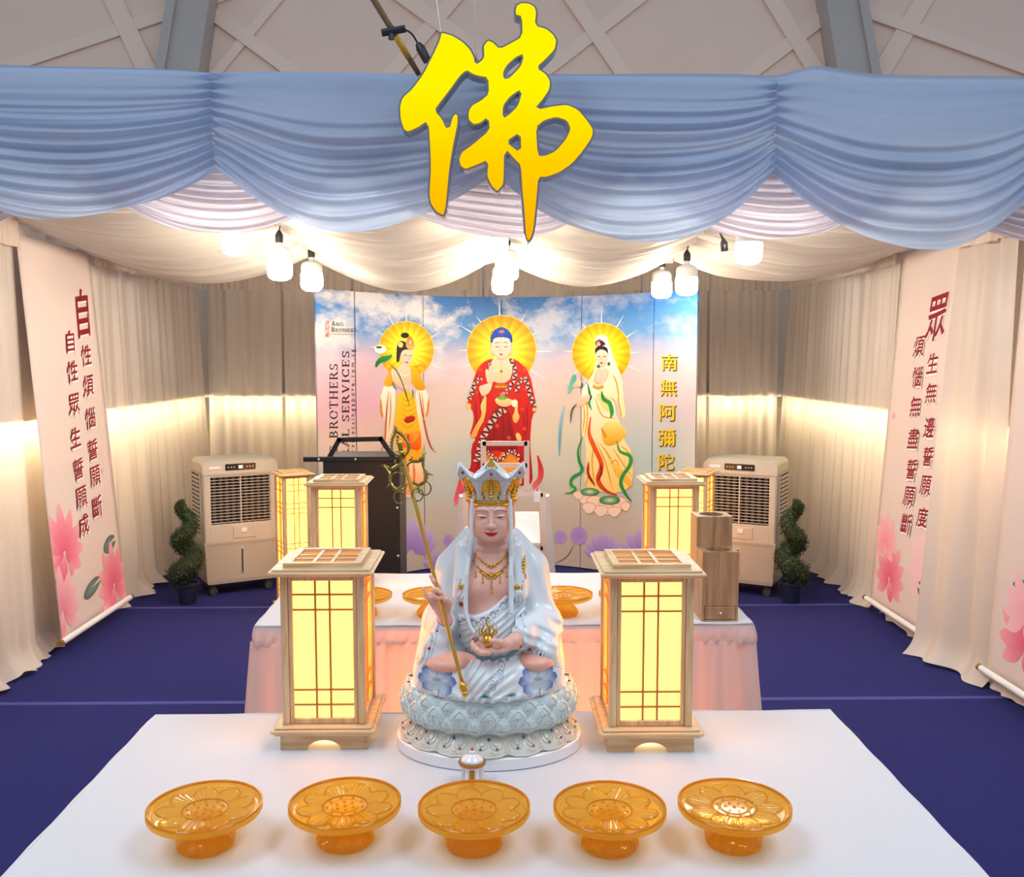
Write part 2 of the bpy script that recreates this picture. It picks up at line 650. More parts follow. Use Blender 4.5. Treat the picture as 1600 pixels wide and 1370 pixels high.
# lamps behind the curtains, shining through the cloth below an added light-blocking shelf
m_shield = mat('light_shield', (0.6, 0.6, 0.6), 0.6)
RZ = 1.31
LAMP = (1.0, 0.86, 0.55)
for n, (bxs, lo, rot, L) in enumerate((((-2.94, -2.61, 3.0, 8.4, RZ, RZ + .03), (-2.72, 5.7, RZ - .03), (0, math.radians(-66), 0), 5.3),
                                       ((2.61, 2.94, 3.0, 8.4, RZ, RZ + .03), (2.72, 5.7, RZ - .03), (0, math.radians(66), 0), 5.3),
                                       ((-2.58, 2.58, 8.47, 8.88, RZ, RZ + .03), (0, 8.58, RZ - .03), (math.radians(-66), 0, 0), 5.0))):
    r_ = MB()
    r_.box(*bxs)
    tag(r_.build('trim_%d' % (n + 3), m_shield), kind='structure')  # unseen shelf, added so the lamps' light stops sharply at its height
    sx, sy = (0.03, L) if n < 2 else (L, 0.03)
    area_light('curtain_strip_lamp', lo, rot, sx, sy, 30 if n < 2 else 27, LAMP)

# ---- the scalloped valance over the front of the booth
VY = 4.42
VZ = 2.945
NODES = [-2.56, -1.275, 0.006, 1.287, 2.57]
NODES = [-3.85] + NODES + [3.85]
val = thing('swag_valance', 'pale blue swagged valance with white under-swags across the booth front', 'valance', (0, VY, 2.3))


def top_dz(x):
    """where the cloth is hitched up on the pole"""
    return .035 * math.exp(-((x - 1.48) / .16) ** 2) - .012 * math.exp(-((x - 1.29) / .1) ** 2) - .01 * math.exp(-((x + 1.27) / .15) ** 2)


def swag(parent, name, m, x0, x1, zt, he, hc, y, seed, nf, amp, flat=0.0, edge_amp=1.0):
    r = rnd(seed)
    ph = [r.uniform(0, 6.28) for _ in range(6)]
    jit = [r.uniform(-.5, .5) for _ in range(8)]

    def P(u, v):
        a = abs(2 * u - 1)
        c = 1 - a ** 2.1
        h = he + (hc - he) * c
        # folds crowd towards the gathers
        z = zt - h * v + 0.012 * math.sin(3 * PI * u + ph[3]) * v
        warp = v + 0.03 * math.sin(2 * PI * u * 1.5 + ph[0]) * v + 0.02 * math.sin(5 * u + ph[1])
        k = nf * warp
        w = (math.sin(2 * PI * k + ph[2]) + 0.45 * math.sin(4 * PI * k * .63 + ph[4]) + .35 * math.sin(2 * PI * k * 1.9 + ph[5] + 2 * u))
        env = min(1, max(0.05, (v - flat) / 0.18)) * (0.6 + 0.4 * c)
        yy = y - 0.11 * c * math.sin(min(1, v * 1.05) * PI * .55) + amp * w * env
        # the gather pinches the cloth together at either end
        yy += edge_amp * 0.022 * a ** 14 * math.sin(2 * PI * nf * v + ph[2])
        x = x0 + (x1 - x0) * u
        return (x, yy - VY, z - 2.3 - .008 * x + top_dz(x) * (1 - v) ** 3)
    g = MB()
    g.grid(lambda u, v: P(.5 - .5 * math.cos(PI * u) * (.6 + .4 * abs(math.cos(PI * u))), v), 72, 170)
    return g.build(name, m, parent, smooth=True, fix=False)


for i in range(len(NODES) - 1):
    swag(val, 'blue_swag', m_blue, NODES[i], NODES[i + 1], VZ, 0.43, [.70, .68, .715, .755, .77, .75][i], VY, 5 + i, [11, 11.5, 10, 12, 9.5, 10][i], 0.0155, flat=[.1, .12, .28, .1, .34, .1][i])
for i in range(1, len(NODES) - 1):
    xm0, xm1 = (NODES[i - 1] + NODES[i]) / 2, (NODES[i] + NODES[i + 1]) / 2
    swag(val, 'white_under_swag', m_under, xm0, xm1, 2.645, 0.1, .43, VY + 0.13, 50 + i, 11, 0.016)
hb = MB()
hb.grid(lambda u, v: (-3.85 + 7.7 * u, 0.012 + 0.004 * math.sin(60 * u) + .012 * math.sin(PI * v), VZ - 2.3 - 0.02 + 0.035 * v - .0616 * (u - .5) + 0.012 * math.sin(9 * u + 1) + top_dz(-3.85 + 7.7 * u)), 160, 4)
hb.build('top_hem', m_blue, val, smooth=True)
bb = MB()
bb.tube([(-3.85, 0.06, VZ - 2.3 - .03), (3.85, 0.06, VZ - 2.3 - .03)], 0.025, 10)
bb.build('support_pole', m_beam, val)
lb = MB()
lb.grid(lambda u, v: (-3.85 + 7.7 * u, 0.09 + .006 * math.sin(70 * u), VZ - 2.33 - 0.2 * v), 120, 4)
lb.build('back_lining', m_under, val, smooth=True, fix=False)

# ---- the gathered ceiling cloth
drape = thing('ceiling_drape', 'cream gathered ceiling cloth sagging in swags over the booth', 'drape', (0, 6.4, 2.3))
CN = [-2.6, -1.2, 0.03, 1.2, 2.6]


def ceil_panel(x0, x1, y0, y1, zn0, zn1, s0, s1, seed):
    r = rnd(seed)
    ph = [r.uniform(0, 6.28) for _ in range(5)]

    def P(u, v):
        c = 1 - abs(2 * u - 1) ** 1.8
        y = y0 + (y1 - y0) * v
        sag = s0 + (s1 - s0) * v
        zn = zn0 + (zn1 - zn0) * v
        bulge = 0.03 * math.sin(PI * v)
        k = (y + 0.10 * c * (.5 - v) + 0.015 * math.sin(7 * u + ph[0]))
        w = math.sin(2 * PI * k / .105 + ph[1]) + .5 * math.sin(2 * PI * k / .061 + ph[2] + u) + .6 * math.sin(2 * PI * k / .19 + ph[3] - 2 * u)
        edge = abs(2 * u - 1) ** 4
        z = zn - (sag + bulge) * c + (0.012 + 0.012 * edge) * w * (.55 + .45 * c + .4 * edge)
        return (x0 + (x1 - x0) * u, y - 6.4, z - 2.3)
    g = MB()
    g.grid(P, 40, 110)
    g.build('drape_panel', m_cdrape, drape, smooth=True, fix=False)


for i in range(4):
    ceil_panel(CN[i], CN[i + 1], 4.58, 6.42, 2.47, 2.335, [.06, .08, .08, .06][i], [.17, .225, .2, .16][i], 200 + i)
    ceil_panel(CN[i], CN[i + 1], 6.44, 8.42, 2.56, 2.56, .05, .05, 300 + i)
# ================================================================== the curved printed backdrop
BX0, BHW, BTOP = 0.087, 1.315, 2.135


def bd_y(x):
    return 7.5 - 0.95 * (abs(x - BX0) / BHW) ** 2.2


def bd_n(x):
    e = 1e-3
    k = (bd_y(x + e) - bd_y(x - e)) / (2 * e)
    n = Vector((k, -1, 0))
    return n.normalized()


def bd_pix(px, py):
    """where the sight line through a photo pixel meets the backdrop: (x, z)"""
    r = ray(px, py)
    sx, Y = r.x / r.y, 7.4
    for _ in range(12):
        Y = 0.5 * Y + 0.5 * bd_y(max(-1.25, min(1.42, sx * Y)))
    return sx * Y, CAM_Z + r.z / r.y * Y


bdrop = thing('printed_backdrop', 'tall curved backdrop printed with three haloed standing figures and clouds', 'backdrop', (BX0, 7.5, 0))
BO = Vector((BX0, 7.5, 0))


def bd_pt(x, z, off=0.0):
    p = Vector((x, bd_y(x), z)) + bd_n(x) * off
    return p - BO


def sky_print():
    m = mat('sky_print', (1, 1, 1), 0.45, spec=0.35)
    nt = m.node_tree
    b = nt.nodes['Principled BSDF']
    N, L = nt.nodes.new, nt.links.new
    tc = N('ShaderNodeTexCoord')
    sp = N('ShaderNodeSeparateXYZ')
    L(tc.outputs['Object'], sp.inputs[0])

    def mathn(op, a, bb=None):
        n = N('ShaderNodeMath')
        n.operation = op
        for i, v in enumerate((a, bb)):
            if v is None:
                continue
            if isinstance(v, (int, float)):
                n.inputs[i].default_value = v
            else:
                L(v, n.inputs[i])
        return n.outputs[0]
    nz = N('ShaderNodeTexNoise')
    nz.inputs['Scale'].default_value = 2.1
    nz.inputs['Detail'].default_value = 7
    nz.inputs['Roughness'].default_value = 0.62
    mp = N('ShaderNodeMapping')
    mp.inputs['Scale'].default_value = (1, 0.3, 1.25)
    mp.inputs['Location'].default_value = (0.35, 0, 0.3)
    L(tc.outputs['Object'], mp.inputs[0])
    L(mp.outputs[0], nz.inputs['Vector'])
    # base colours by height
    zz = mathn('ADD', sp.outputs['Z'], mathn('MULTIPLY', mathn('SUBTRACT', nz.outputs['Fac'], 0.5), 0.5))
    rp = N('ShaderNodeValToRGB')
    cr = rp.color_ramp
    stops = [(0.0, (208, 192, 180)), (0.2, (222, 204, 188)), (0.34, (224, 224, 210)), (0.5, (244, 230, 204)), (0.64, (246, 222, 208)), (0.76, (236, 214, 220)), (0.86, (110, 168, 222)), (1.0, (38, 120, 200))]
    cr.elements[0].position, cr.elements[0].color = stops[0][0], (*s2l(stops[0][1]), 1)
    cr.elements[1].position, cr.elements[1].color = stops[-1][0], (*s2l(stops[-1][1]), 1)
    for p, c in stops[1:-1]:
        e = cr.elements.new(p)
        e.color = (*s2l(c), 1)
    L(mathn('DIVIDE', zz, BTOP), rp.inputs[0])
    # white clouds in the upper part
    hi = N('ShaderNodeMapRange')
    hi.inputs[1].default_value, hi.inputs[2].default_value = 1.25, 1.8
    L(sp.outputs['Z'], hi.inputs[0])
    cl = N('ShaderNodeMapRange')
    cl.inputs[1].default_value, cl.inputs[2].default_value = 0.49, 0.60
    L(nz.outputs['Fac'], cl.inputs[0])
    # more cloud on the left
    lf = N('ShaderNodeMapRange')
    lf.inputs[1].default_value, lf.inputs[2].default_value = 1.1, -0.5
    lf.inputs[3].default_value, lf.inputs[4].default_value = 0.35, 1.0
    L(sp.outputs['X'], lf.inputs[0])
    k = mathn('MULTIPLY', mathn('MULTIPLY', hi.outputs[0], cl.outputs[0]), lf.outputs[0])
    m1 = N('ShaderNodeMix')
    m1.data_type = 'RGBA'
    L(k, m1.inputs[0])
    L(rp.outputs[0], m1.inputs[6])
    m1.inputs[7].default_value = (*s2l((250, 244, 240)), 1)
    # tinted patches: pink at the left, turquoise low at the left and right
    last = m1.outputs[2]
    for (cx, cz, rx, rz, col, s) in ((-1.12, 1.30, 0.42, 0.34, (232, 170, 196), .8), (-1.2, 0.72, 0.42, 0.28, (70, 178, 196), .95), (1.05, 0.95, 0.38, 0.4, (150, 204, 222), .55),
                                     (-.28, 0.75, 0.25, 0.35, (176, 208, 214), .5), (1.3, 1.35, .35, .3, (206, 190, 214), .5), (-1.1, 1.02, .35, .18, (246, 206, 178), .7)):
        a = mathn('POWER', mathn('DIVIDE', mathn('SUBTRACT', sp.outputs['X'], cx), rx), 2)
        c = mathn('POWER', mathn('DIVIDE', mathn('SUBTRACT', sp.outputs['Z'], cz), rz), 2)
        g = mathn('MULTIPLY', mathn('POWER', 2.718, mathn('MULTIPLY', mathn('ADD', a, c), -1)), s)
        mm = N('ShaderNodeMix')
        mm.data_type = 'RGBA'
        L(g, mm.inputs[0])
        L(last, mm.inputs[6])
        mm.inputs[7].default_value = (*s2l(col), 1)
        last = mm.outputs[2]
    dk = N('ShaderNodeMix')
    dk.data_type = 'RGBA'
    dk.blend_type = 'MULTIPLY'
    dk.inputs[0].default_value = 1.0
    L(last, dk.inputs[6])
    dk.inputs[7].default_value = (.78, .77, .75, 1)
    L(dk.outputs[2], b.inputs['Base Color'])
    return m


m_sky = sky_print()
m_print = paint_mat('printed_figure', 0.5, spec=0.3)
m_bframe = mat('backdrop_frame', (0.12, 0.12, 0.13), 0.5)
seams = [495, 556, 662, 784, 908, 1020, 1090]
xs = [bd_pix(s, 620)[0] for s in seams]
xs[0], xs[-1] = BX0 - BHW, BX0 + BHW
for i in range(6):
    p = MB()
    n = 14
    x0, x1 = xs[i] + .0025, xs[i + 1] - .0025

    def P(u, v, x0=x0, x1=x1):
        # a closed slab section swept along the curve
        pts = [(0.0, 0.012), (0.0, BTOP), (-0.012, BTOP), (-0.012, 0.012)]
        off, z = pts[int(round(v * 4)) % 4]
        return bd_pt(x0 + (x1 - x0) * u, z, off)
    p.grid(P, n, 4)
    p.build('panel', m_sky, bdrop, smooth=True, angle=30)
fr = MB()
for x in xs:
    xx = min(max(x, xs[0] + .05), xs[-1] - .05)
    fr.tube([bd_pt(xx, 0.02, -.04), bd_pt(xx, BTOP - .02, -.04)], 0.012, 6)
for z in (0.02, 1.05, BTOP - .03):
    fr.tube([bd_pt(xs[0] + .04 + (xs[-1] - xs[0] - .08) * k / 20, z, -.05) for k in range(21)], 0.01, 6)
fr.build('frame', m_bframe, bdrop)


class Print:
    """flat ink: coloured patches laid in thin layers on the backdrop"""

    def __init__(self, ox, oy, k):
        self.ox, self.oy, self.k = ox, oy, k
        self.v, self.f, self.c = [], [], []
        self.layer = 0.0012

    def px(self, p):
        return self.ox + p[0] / self.k, self.oy + p[1] / self.k

    def tri(self, pts, faces, cols, lim=5.0):
        """lays triangles on the curved face, cut up finely so that they follow it"""
        P = [self.px(p) for p in pts]
        K = [tuple(c) for c in cols]
        work, done, mid = [], [], {}
        for f in faces:
            for i in range(1, len(f) - 1):
                work.append((f[0], f[i], f[i + 1]))
        while work:
            t = work.pop()
            e = [((P[t[i]][0] - P[t[(i + 1) % 3]][0]) ** 2 + (P[t[i]][1] - P[t[(i + 1) % 3]][1]) ** 2, i) for i in range(3)]
            L2, i = max(e)
            if L2 < lim * lim:
                done.append(t)
                continue
            a, b_, c = t[i], t[(i + 1) % 3], t[(i + 2) % 3]
            k = (min(a, b_), max(a, b_))
            if k not in mid:
                mid[k] = len(P)
                P.append(((P[a][0] + P[b_][0]) / 2, (P[a][1] + P[b_][1]) / 2))
                K.append(tuple((K[a][j] + K[b_][j]) / 2 for j in range(3)))
            m_ = mid[k]
            work += [(a, m_, c), (m_, b_, c)]
        o = len(self.v)
        for p, c in zip(P, K):
            x, z = bd_pix(*p)
            self.v.append(tuple(bd_pt(x, z, self.layer)))
            self.c.append((*s2l(c), 1))
        self.f += [tuple(i + o for i in f) for f in done]
        self.layer += 0.00012

    def poly(self, pts, c, c2=None, sm=1):
        if sm:
            pts = smoothed(pts, sm)
        ys_ = [p[1] for p in pts]
        a, b_ = min(ys_), max(ys_)
        v, f = fill_poly([pts])
        cols = [c if c2 is None else tuple(c[i] + (c2[i] - c[i]) * (p[1] - a) / (b_ - a + 1e-6) for i in range(3)) for p in v]
        self.tri(v, f, cols)

    def ell(self, cx, cy, rx, ry, c, c2=None, n=22, rot=0.0):
        """c at the centre, c2 at the rim"""
        c2 = c2 or c
        pts = [(cx, cy)]
        for k in range(n):
            a = 2 * PI * k / n
            dx, dy = rx * math.cos(a), ry * math.sin(a)
            pts.append((cx + dx * math.cos(rot) - dy * math.sin(rot), cy + dx * math.sin(rot) + dy * math.cos(rot)))
        self.tri(pts, [(0, 1 + k, 1 + (k + 1) % n) for k in range(n)], [c] + [c2] * n)

    def line(self, pts, w, c, c2=None, taper=True):
        pts = spline(pts, 6) if len(pts) > 2 else pts
        n = len(pts)
        vs, cols = [], []
        for i, p in enumerate(pts):
            q, r = pts[max(0, i - 1)], pts[min(n - 1, i + 1)]
            d = Vector((r[0] - q[0], r[1] - q[1])).normalized()
            t = i / (n - 1)
            ww = w / 2 * (min(1, .25 + 3 * min(t, 1 - t)) if taper else 1)
            vs += [(p[0] - d.y * ww, p[1] + d.x * ww), (p[0] + d.y * ww, p[1] - d.x * ww)]
            cc = c if c2 is None else tuple(c[j] + (c2[j] - c[j]) * t for j in range(3))
            cols += [cc, cc]
        self.tri(vs, [(2 * i, 2 * i + 1, 2 * i + 3, 2 * i + 2) for i in range(n - 1)], cols)

    def halo(self, cx, cy, rx, ry, seed):
        r = rnd(seed)
        # radial rays first, thin and pale
        for k in range(12):
            a = 2 * PI * k / 12 + r.uniform(-.12, .12)
            ln = r.uniform(1.15, 1.6)
            w = 0.012
            self.tri([(cx + rx * .9 * math.cos(a - w * 2), cy + ry * .9 * math.sin(a - w * 2)), (cx + rx * .9 * math.cos(a + w * 2), cy + ry * .9 * math.sin(a + w * 2)),
                      (cx + rx * ln * math.cos(a), cy + ry * ln * math.sin(a))], [(0, 1, 2)], [(255, 250, 225), (255, 250, 225), (252, 240, 226)])
        n, rings = 60, [(0, (255, 250, 150)), (.38, (255, 244, 70)), (.62, (255, 214, 20)), (.82, (252, 182, 8)), (.965, (248, 164, 10)), (1.0, (255, 226, 120))]
        pts, cols, fs = [], [], []
        for j, (q, c) in enumerate(rings):
            for k in range(n):
                a = 2 * PI * k / n
                pts.append((cx + rx * q * math.cos(a), cy + ry * q * math.sin(a)))
                s = 10 * math.sin(k * 2.1 + seed) * (0 < j < 5)
                cols.append(tuple(min(255, max(0, v + s * (i == 1) * 1.4 + s * .5)) for i, v in enumerate(c)))
        for j in range(len(rings) - 1):
            fs += [(j * n + k, j * n + (k + 1) % n, (j + 1) * n + (k + 1) % n, (j + 1) * n + k) for k in range(n)]
        self.tri(pts, fs, cols)

    def text(self, s, cx, cy, h, c, wx=1.0, rot=0.0, bold=0.0, shear=0.0):
        """h = height in pixels of the glyph box"""
        v, f = text_shape(s, bold)
        k = h / (v[:, 1].max() - v[:, 1].min())
        ca, sa = math.cos(rot), math.sin(rot)
        pts = []
        for a, b_ in v:
            x, y = (a + shear * b_) * k * wx, -b_ * k
            pts.append((cx + x * ca - y * sa, cy + x * sa + y * ca))
        self.tri(pts, f, [c] * len(pts))

    def build(self, name):
        me = bpy.data.meshes.new(name)
        me.from_pydata(self.v, [], self.f)
        a = me.color_attributes.new('paint', 'FLOAT_COLOR', 'POINT')
        a.data.foreach_set('color', [q for c in self.c for q in c])
        me.materials.append(m_print)
        return add_obj(name, me, bdrop)


SK, SK2 = (250, 214, 178), (240, 184, 146)

# --- purple lotuses along the foot
p = Print(600, 760, 4)
PU, PU2 = (150, 120, 190), (196, 176, 214)


def lotus_print(p, cx, cy, s, c, c2, n=7, spread=1.25):
    order = sorted(range(n), key=lambda k: -abs(k - (n - 1) / 2))
    for k in order:
        a = -PI / 2 + spread * (k - (n - 1) / 2) / ((n - 1) / 2)
        L_ = s * (1 - .18 * abs(k - (n - 1) / 2) / ((n - 1) / 2))
        d, e = (math.cos(a), math.sin(a)), (-math.sin(a), math.cos(a))
        w = s * .24
        poly = [(cx, cy), (cx + d[0] * L_ * .45 + e[0] * w, cy + d[1] * L_ * .45 + e[1] * w), (cx + d[0] * L_ * .8 + e[0] * w * .6, cy + d[1] * L_ * .8 + e[1] * w * .6), (cx + d[0] * L_, cy + d[1] * L_),
                (cx + d[0] * L_ * .8 - e[0] * w * .6, cy + d[1] * L_ * .8 - e[1] * w * .6), (cx + d[0] * L_ * .45 - e[0] * w, cy + d[1] * L_ * .45 - e[1] * w)]
        p.poly(poly, c2, c)


lotus_print(p, 170, 420, 230, PU, PU2, 7, 1.1)
lotus_print(p, 1370, 430, 160, PU, PU2, 7, 1.35)
lotus_print(p, 1610, 430, 190, PU, PU2, 5, 1.0)
lotus_print(p, 330, 500, 120, PU, PU2, 5, 1.2)
p.ell(402, 342, 32, 42, (158, 130, 196), (172, 146, 204))
p.ell(1104, 316, 40, 40, (166, 138, 202), (176, 150, 208))
p.ell(1218, 306, 52, 56, (160, 130, 198), (172, 146, 206))
p.line([(1190, 365), (1140, 440), (1060, 485)], 5, (90, 80, 90))
p.build('printed_lotus_border')

# --- left figure: yellow robe, carrying a lotus
p = Print(570, 490, 4.569)
p.halo(295, 258, 200, 205, 3)
CR, CRD = (252, 240, 214), (232, 196, 140)
p.poly([(140, 500), (190, 490), (222, 560), (205, 800), (165, 930), (130, 960), (146, 740), (118, 742), (104, 610)], CR, CRD)
p.poly([(365, 540), (425, 520), (458, 600), (450, 740), (420, 760), (430, 900), (405, 1000), (375, 840), (358, 650)], CR, CRD)
p.line([(112, 610), (118, 700), (128, 745)], 16, (200, 130, 40))
p.line([(455, 600), (448, 690), (432, 748)], 16, (206, 140, 50))
p.poly([(220, 375), (158, 430), (128, 515), (195, 525), (235, 450)], (240, 190, 20), (224, 160, 10))
p.poly([(325, 375), (365, 400), (412, 470), (440, 548), (368, 548), (325, 470)], (240, 190, 20), (214, 150, 10))
p.poly([(232, 555), (350, 555), (370, 700), (397, 850), (412, 1000), (402, 1070), (258, 1070), (200, 870), (222, 690)], (246, 196, 20), (236, 160, 14))
p.poly([(225, 835), (300, 862), (392, 822), (404, 900), (392, 985), (310, 960), (256, 955), (225, 900)], (236, 130, 24), (222, 84, 14))
p.line([(308, 862), (308, 958)], 12, (196, 40, 14), taper=False)
for k in range(4):
    p.line([(322, 930 - 20 * k), (355, 900 - 18 * k), (388, 860 - 10 * k)], 5, (248, 186, 60))
    p.line([(296, 930 - 20 * k), (270, 905 - 16 * k), (236, 870 - 10 * k)], 5, (248, 186, 60))
for k in range(6):
    p.line([(262 - 3 * k, 600 + 34 * k), (300, 622 + 38 * k), (362 + 3 * k, 596 + 34 * k)], 4, (190, 130, 10))
p.poly([(274, 742), (352, 722), (360, 764), (288, 788)], (196, 36, 22), (150, 20, 14))
p.poly([(262, 1055), (402, 1045), (416, 1140), (424, 1262), (300, 1292), (258, 1285)], (250, 222, 176), (244, 150, 84))
p.poly([(262, 1060), (310, 1060), (318, 1140), (270, 1180)], (226, 90, 40))
p.line([(345, 1060), (350, 1160), (338, 1250)], 16, (226, 120, 60))
p.poly([(225, 385), (260, 355), (320, 365), (332, 470), (318, 525), (250, 545), (214, 480)], SK, SK2)
p.line([(245, 420), (280, 445), (318, 425)], 7, (246, 236, 210))
p.poly([(250, 250), (330, 250), (340, 300), (325, 360), (296, 384), (262, 360), (248, 310)], SK, (246, 200, 168))
p.poly([(222, 300), (226, 215), (262, 186), (330, 235), (334, 262), (300, 254), (262, 264), (250, 300), (240, 350), (222, 345)], (52, 34, 26))
p.ell(283, 155, 30, 20, (44, 30, 24))
p.poly([(288, 240), (292, 190), (320, 150), (350, 205), (356, 245), (330, 262)], (226, 110, 50), (246, 190, 90))
p.ell(320, 205, 10, 22, (255, 240, 190), (240, 120, 60))
p.ell(252, 222, 18, 20, (244, 210, 130))
p.line([(276, 292), (288, 297), (300, 296)], 5, (70, 40, 30))
p.line([(314, 298), (324, 300), (334, 298)], 5, (70, 40, 30))
p.line([(308, 300), (312, 322), (304, 328)], 3, (206, 140, 110))
p.ell(296, 348, 11, 5, (206, 60, 50))
p.poly([(178, 420), (190, 392), (216, 398), (226, 450), (290, 510), (270, 545), (205, 500)], SK, SK2)
p.ell(285, 522, 36, 20, SK, SK2)
p.line([(330, 372), (360, 380), (385, 368), (410, 376)], 5, (150, 100, 20))
p.line([(168, 350), (230, 420), (280, 540), (316, 662)], 8, (30, 90, 50))
p.poly([(68, 350), (108, 304), (150, 300), (196, 290), (186, 316), (150, 342), (104, 352), (74, 392)], (26, 150, 66), (10, 100, 46))
p.ell(106, 254, 44, 32, (255, 255, 248), (246, 238, 214))
p.ell(96, 240, 22, 9, (40, 90, 40))
p.line([(195, 485), (205, 520), (228, 538)], 12, (60, 150, 130))
p.line([(336, 540), (342, 575), (334, 606)], 10, (60, 150, 130))
p.line([(384, 560), (405, 690), (440, 860), (470, 950), (506, 992)], 9, (196, 40, 56))
p.line([(165, 560), (150, 720), (138, 900), (105, 1000)], 8, (180, 70, 70))
p.line([(178, 560), (180, 700), (165, 840)], 5, (190, 120, 60))
p.line([(402, 560), (418, 700), (412, 800)], 5, (200, 130, 60))
p.line([(410, 1090), (430, 1130), (460, 1170)], 16, (240, 150, 120))
p.ell(372, 1252, 40, 20, (60, 150, 90), (150, 196, 130))
p.ell(300, 1300, 40, 12, (244, 190, 160), (232, 214, 196))
p.build('printed_figure_with_lotus')

# --- middle figure: red robe
p = Print(700, 490, 4.565)
p.halo(382, 260, 250, 250, 5)
RED, RED2, DRK = (222, 40, 22), (172, 16, 16), (140, 14, 18)
p.line([(640, 1010), (662, 1110), (655, 1180), (620, 1230), (650, 1270)], 40, (206, 30, 30), (226, 130, 140))
p.line([(120, 1110), (100, 1190), (80, 1260), (60, 1330), (50, 1372)], 44, (206, 30, 40), (232, 130, 150))
p.line([(100, 1200), (128, 1240), (74, 1290), (90, 1330)], 26, (196, 30, 50), (220, 110, 130))
p.poly([(310, 318), (240, 350), (190, 430), (155, 590), (128, 665), (175, 682), (186, 760), (148, 885), (205, 885), (165, 940), (165, 1090), (138, 1122), (150, 1150), (240, 1230), (560, 1230), (605, 1200), (600, 1100), (590, 1000), (585, 900), (600, 720), (638, 690), (612, 560), (585, 430), (520, 350), (450, 312)], RED, RED2)
p.poly([(330, 660), (440, 660), (480, 900), (505, 985), (225, 985), (280, 820)], (170, 20, 20), DRK)
p.poly([(250, 990), (480, 985), (530, 1120), (525, 1240), (260, 1240), (236, 1110)], (236, 130, 30), (246, 178, 60))
p.poly([(285, 985), (340, 975), (390, 985), (350, 1040), (310, 1020)], (214, 40, 24))
for (a, c) in (((190, 600), (200, 870)), ((220, 560), (230, 700)), ((560, 640), (556, 900)), ((535, 700), (540, 880)), ((580, 560), (590, 640)), ((210, 420), (180, 540)), ((390, 700), (385, 960)), ((430, 720), (450, 960)), ((330, 780), (310, 970)), ((230, 960), (200, 1120))):
    p.line([a, ((a[0] + c[0]) / 2 + 6, (a[1] + c[1]) / 2), c], 8, (130, 10, 16))
for (cx, cy) in ((350, 800), (435, 885), (545, 820), (530, 680), (205, 560), (555, 540), (230, 400), (545, 395)):
    p.ell(cx, cy, 17, 17, (232, 84, 40), (200, 40, 24), 8)
# sleeve linings
p.poly([(245, 620), (275, 560), (268, 740), (215, 830), (200, 885), (150, 888), (195, 800), (245, 720), (228, 660)], (252, 214, 130), (240, 160, 60))
p.poly([(470, 610), (500, 640), (496, 700), (515, 740), (480, 790), (455, 740), (480, 690)], (252, 222, 160), (240, 170, 80))
p.poly([(482, 850), (510, 850), (528, 890), (516, 908), (490, 900)], (250, 200, 110))
p.poly([(128, 640), (165, 640), (160, 682), (132, 676)], (250, 206, 110))
p.poly([(610, 650), (638, 690), (600, 700)], (250, 206, 110))
# chest, neck
p.poly([(318, 322), (345, 300), (415, 300), (438, 320), (466, 400), (432, 492), (330, 496), (278, 420)], SK, (248, 196, 150))
p.line([(380, 330), (382, 400), (380, 480)], 3, (226, 160, 120))
p.ell(380, 411, 8, 8, (110, 70, 60))
p.poly([(330, 503), (420, 498), (424, 538), (334, 544)], (214, 110, 30), (170, 60, 20))
for k in range(5):
    p.ell(346 + 17 * k, 521, 6, 6, (250, 200, 80), n=8)


def trim(p, pts, w):
    p.line(pts, w, (70, 34, 18), taper=False)
    q = spline(pts, 3)
    for i in range(0, len(q) - 1):
        a, c = q[i], q[i + 1]
        d = Vector((c[0] - a[0], c[1] - a[1]))
        n = Vector((-d.y, d.x)).normalized() * w * .5
        sg = 1 if i % 2 else -1
        m_ = ((a[0] + c[0]) / 2, (a[1] + c[1]) / 2)
        p.tri([(a[0] + n.x * sg, a[1] + n.y * sg), (c[0] + n.x * sg, c[1] + n.y * sg), (m_[0] - n.x * sg * .8, m_[1] - n.y * sg * .8)], [(0, 1, 2)], [(250, 196, 180), (250, 190, 176), (240, 150, 150)])


trim(p, [(448, 325), (478, 400), (470, 470), (430, 540), (400, 575)], 28)
trim(p, [(410, 680), (350, 720), (300, 790), (255, 870), (235, 930), (218, 1000), (200, 1060)], 44)
trim(p, [(545, 450), (570, 510), (590, 590), (622, 665)], 30)
trim(p, [(550, 448), (510, 490), (490, 560)], 26)
trim(p, [(240, 455), (196, 490), (170, 560), (148, 610)], 30)
trim(p, [(250, 985), (290, 990), (330, 1030), (380, 1035), (430, 985), (480, 985), (515, 1040)], 26)
trim(p, [(305, 340), (285, 380)], 18)
# raised hand and the hand with the bowl
p.poly([(218, 540), (222, 515), (262, 505), (320, 480), (300, 560), (250, 590), (236, 580)], (250, 222, 186), SK2)
p.poly([(264, 400), (276, 392), (290, 412), (304, 396), (318, 410), (342, 392), (338, 450), (318, 500), (280, 500), (268, 450)], SK, (244, 190, 150))
for k in range(3):
    p.line([(278 + 15 * k, 405), (284 + 13 * k, 450)], 2.5, (214, 140, 110))
p.ell(347, 404, 14, 14, (252, 214, 120), (250, 226, 170), 14)
p.poly([(330, 605), (380, 590), (440, 605), (470, 625), (455, 650), (400, 668), (345, 645)], (250, 216, 150), (244, 184, 120))
p.poly([(455, 615), (490, 610), (502, 640), (478, 670), (450, 652)], (255, 236, 200))
p.ell(388, 598, 36, 15, (150, 190, 70), (90, 150, 50))
p.poly([(366, 575), (388, 555), (408, 575), (400, 585), (374, 585)], (220, 120, 110))
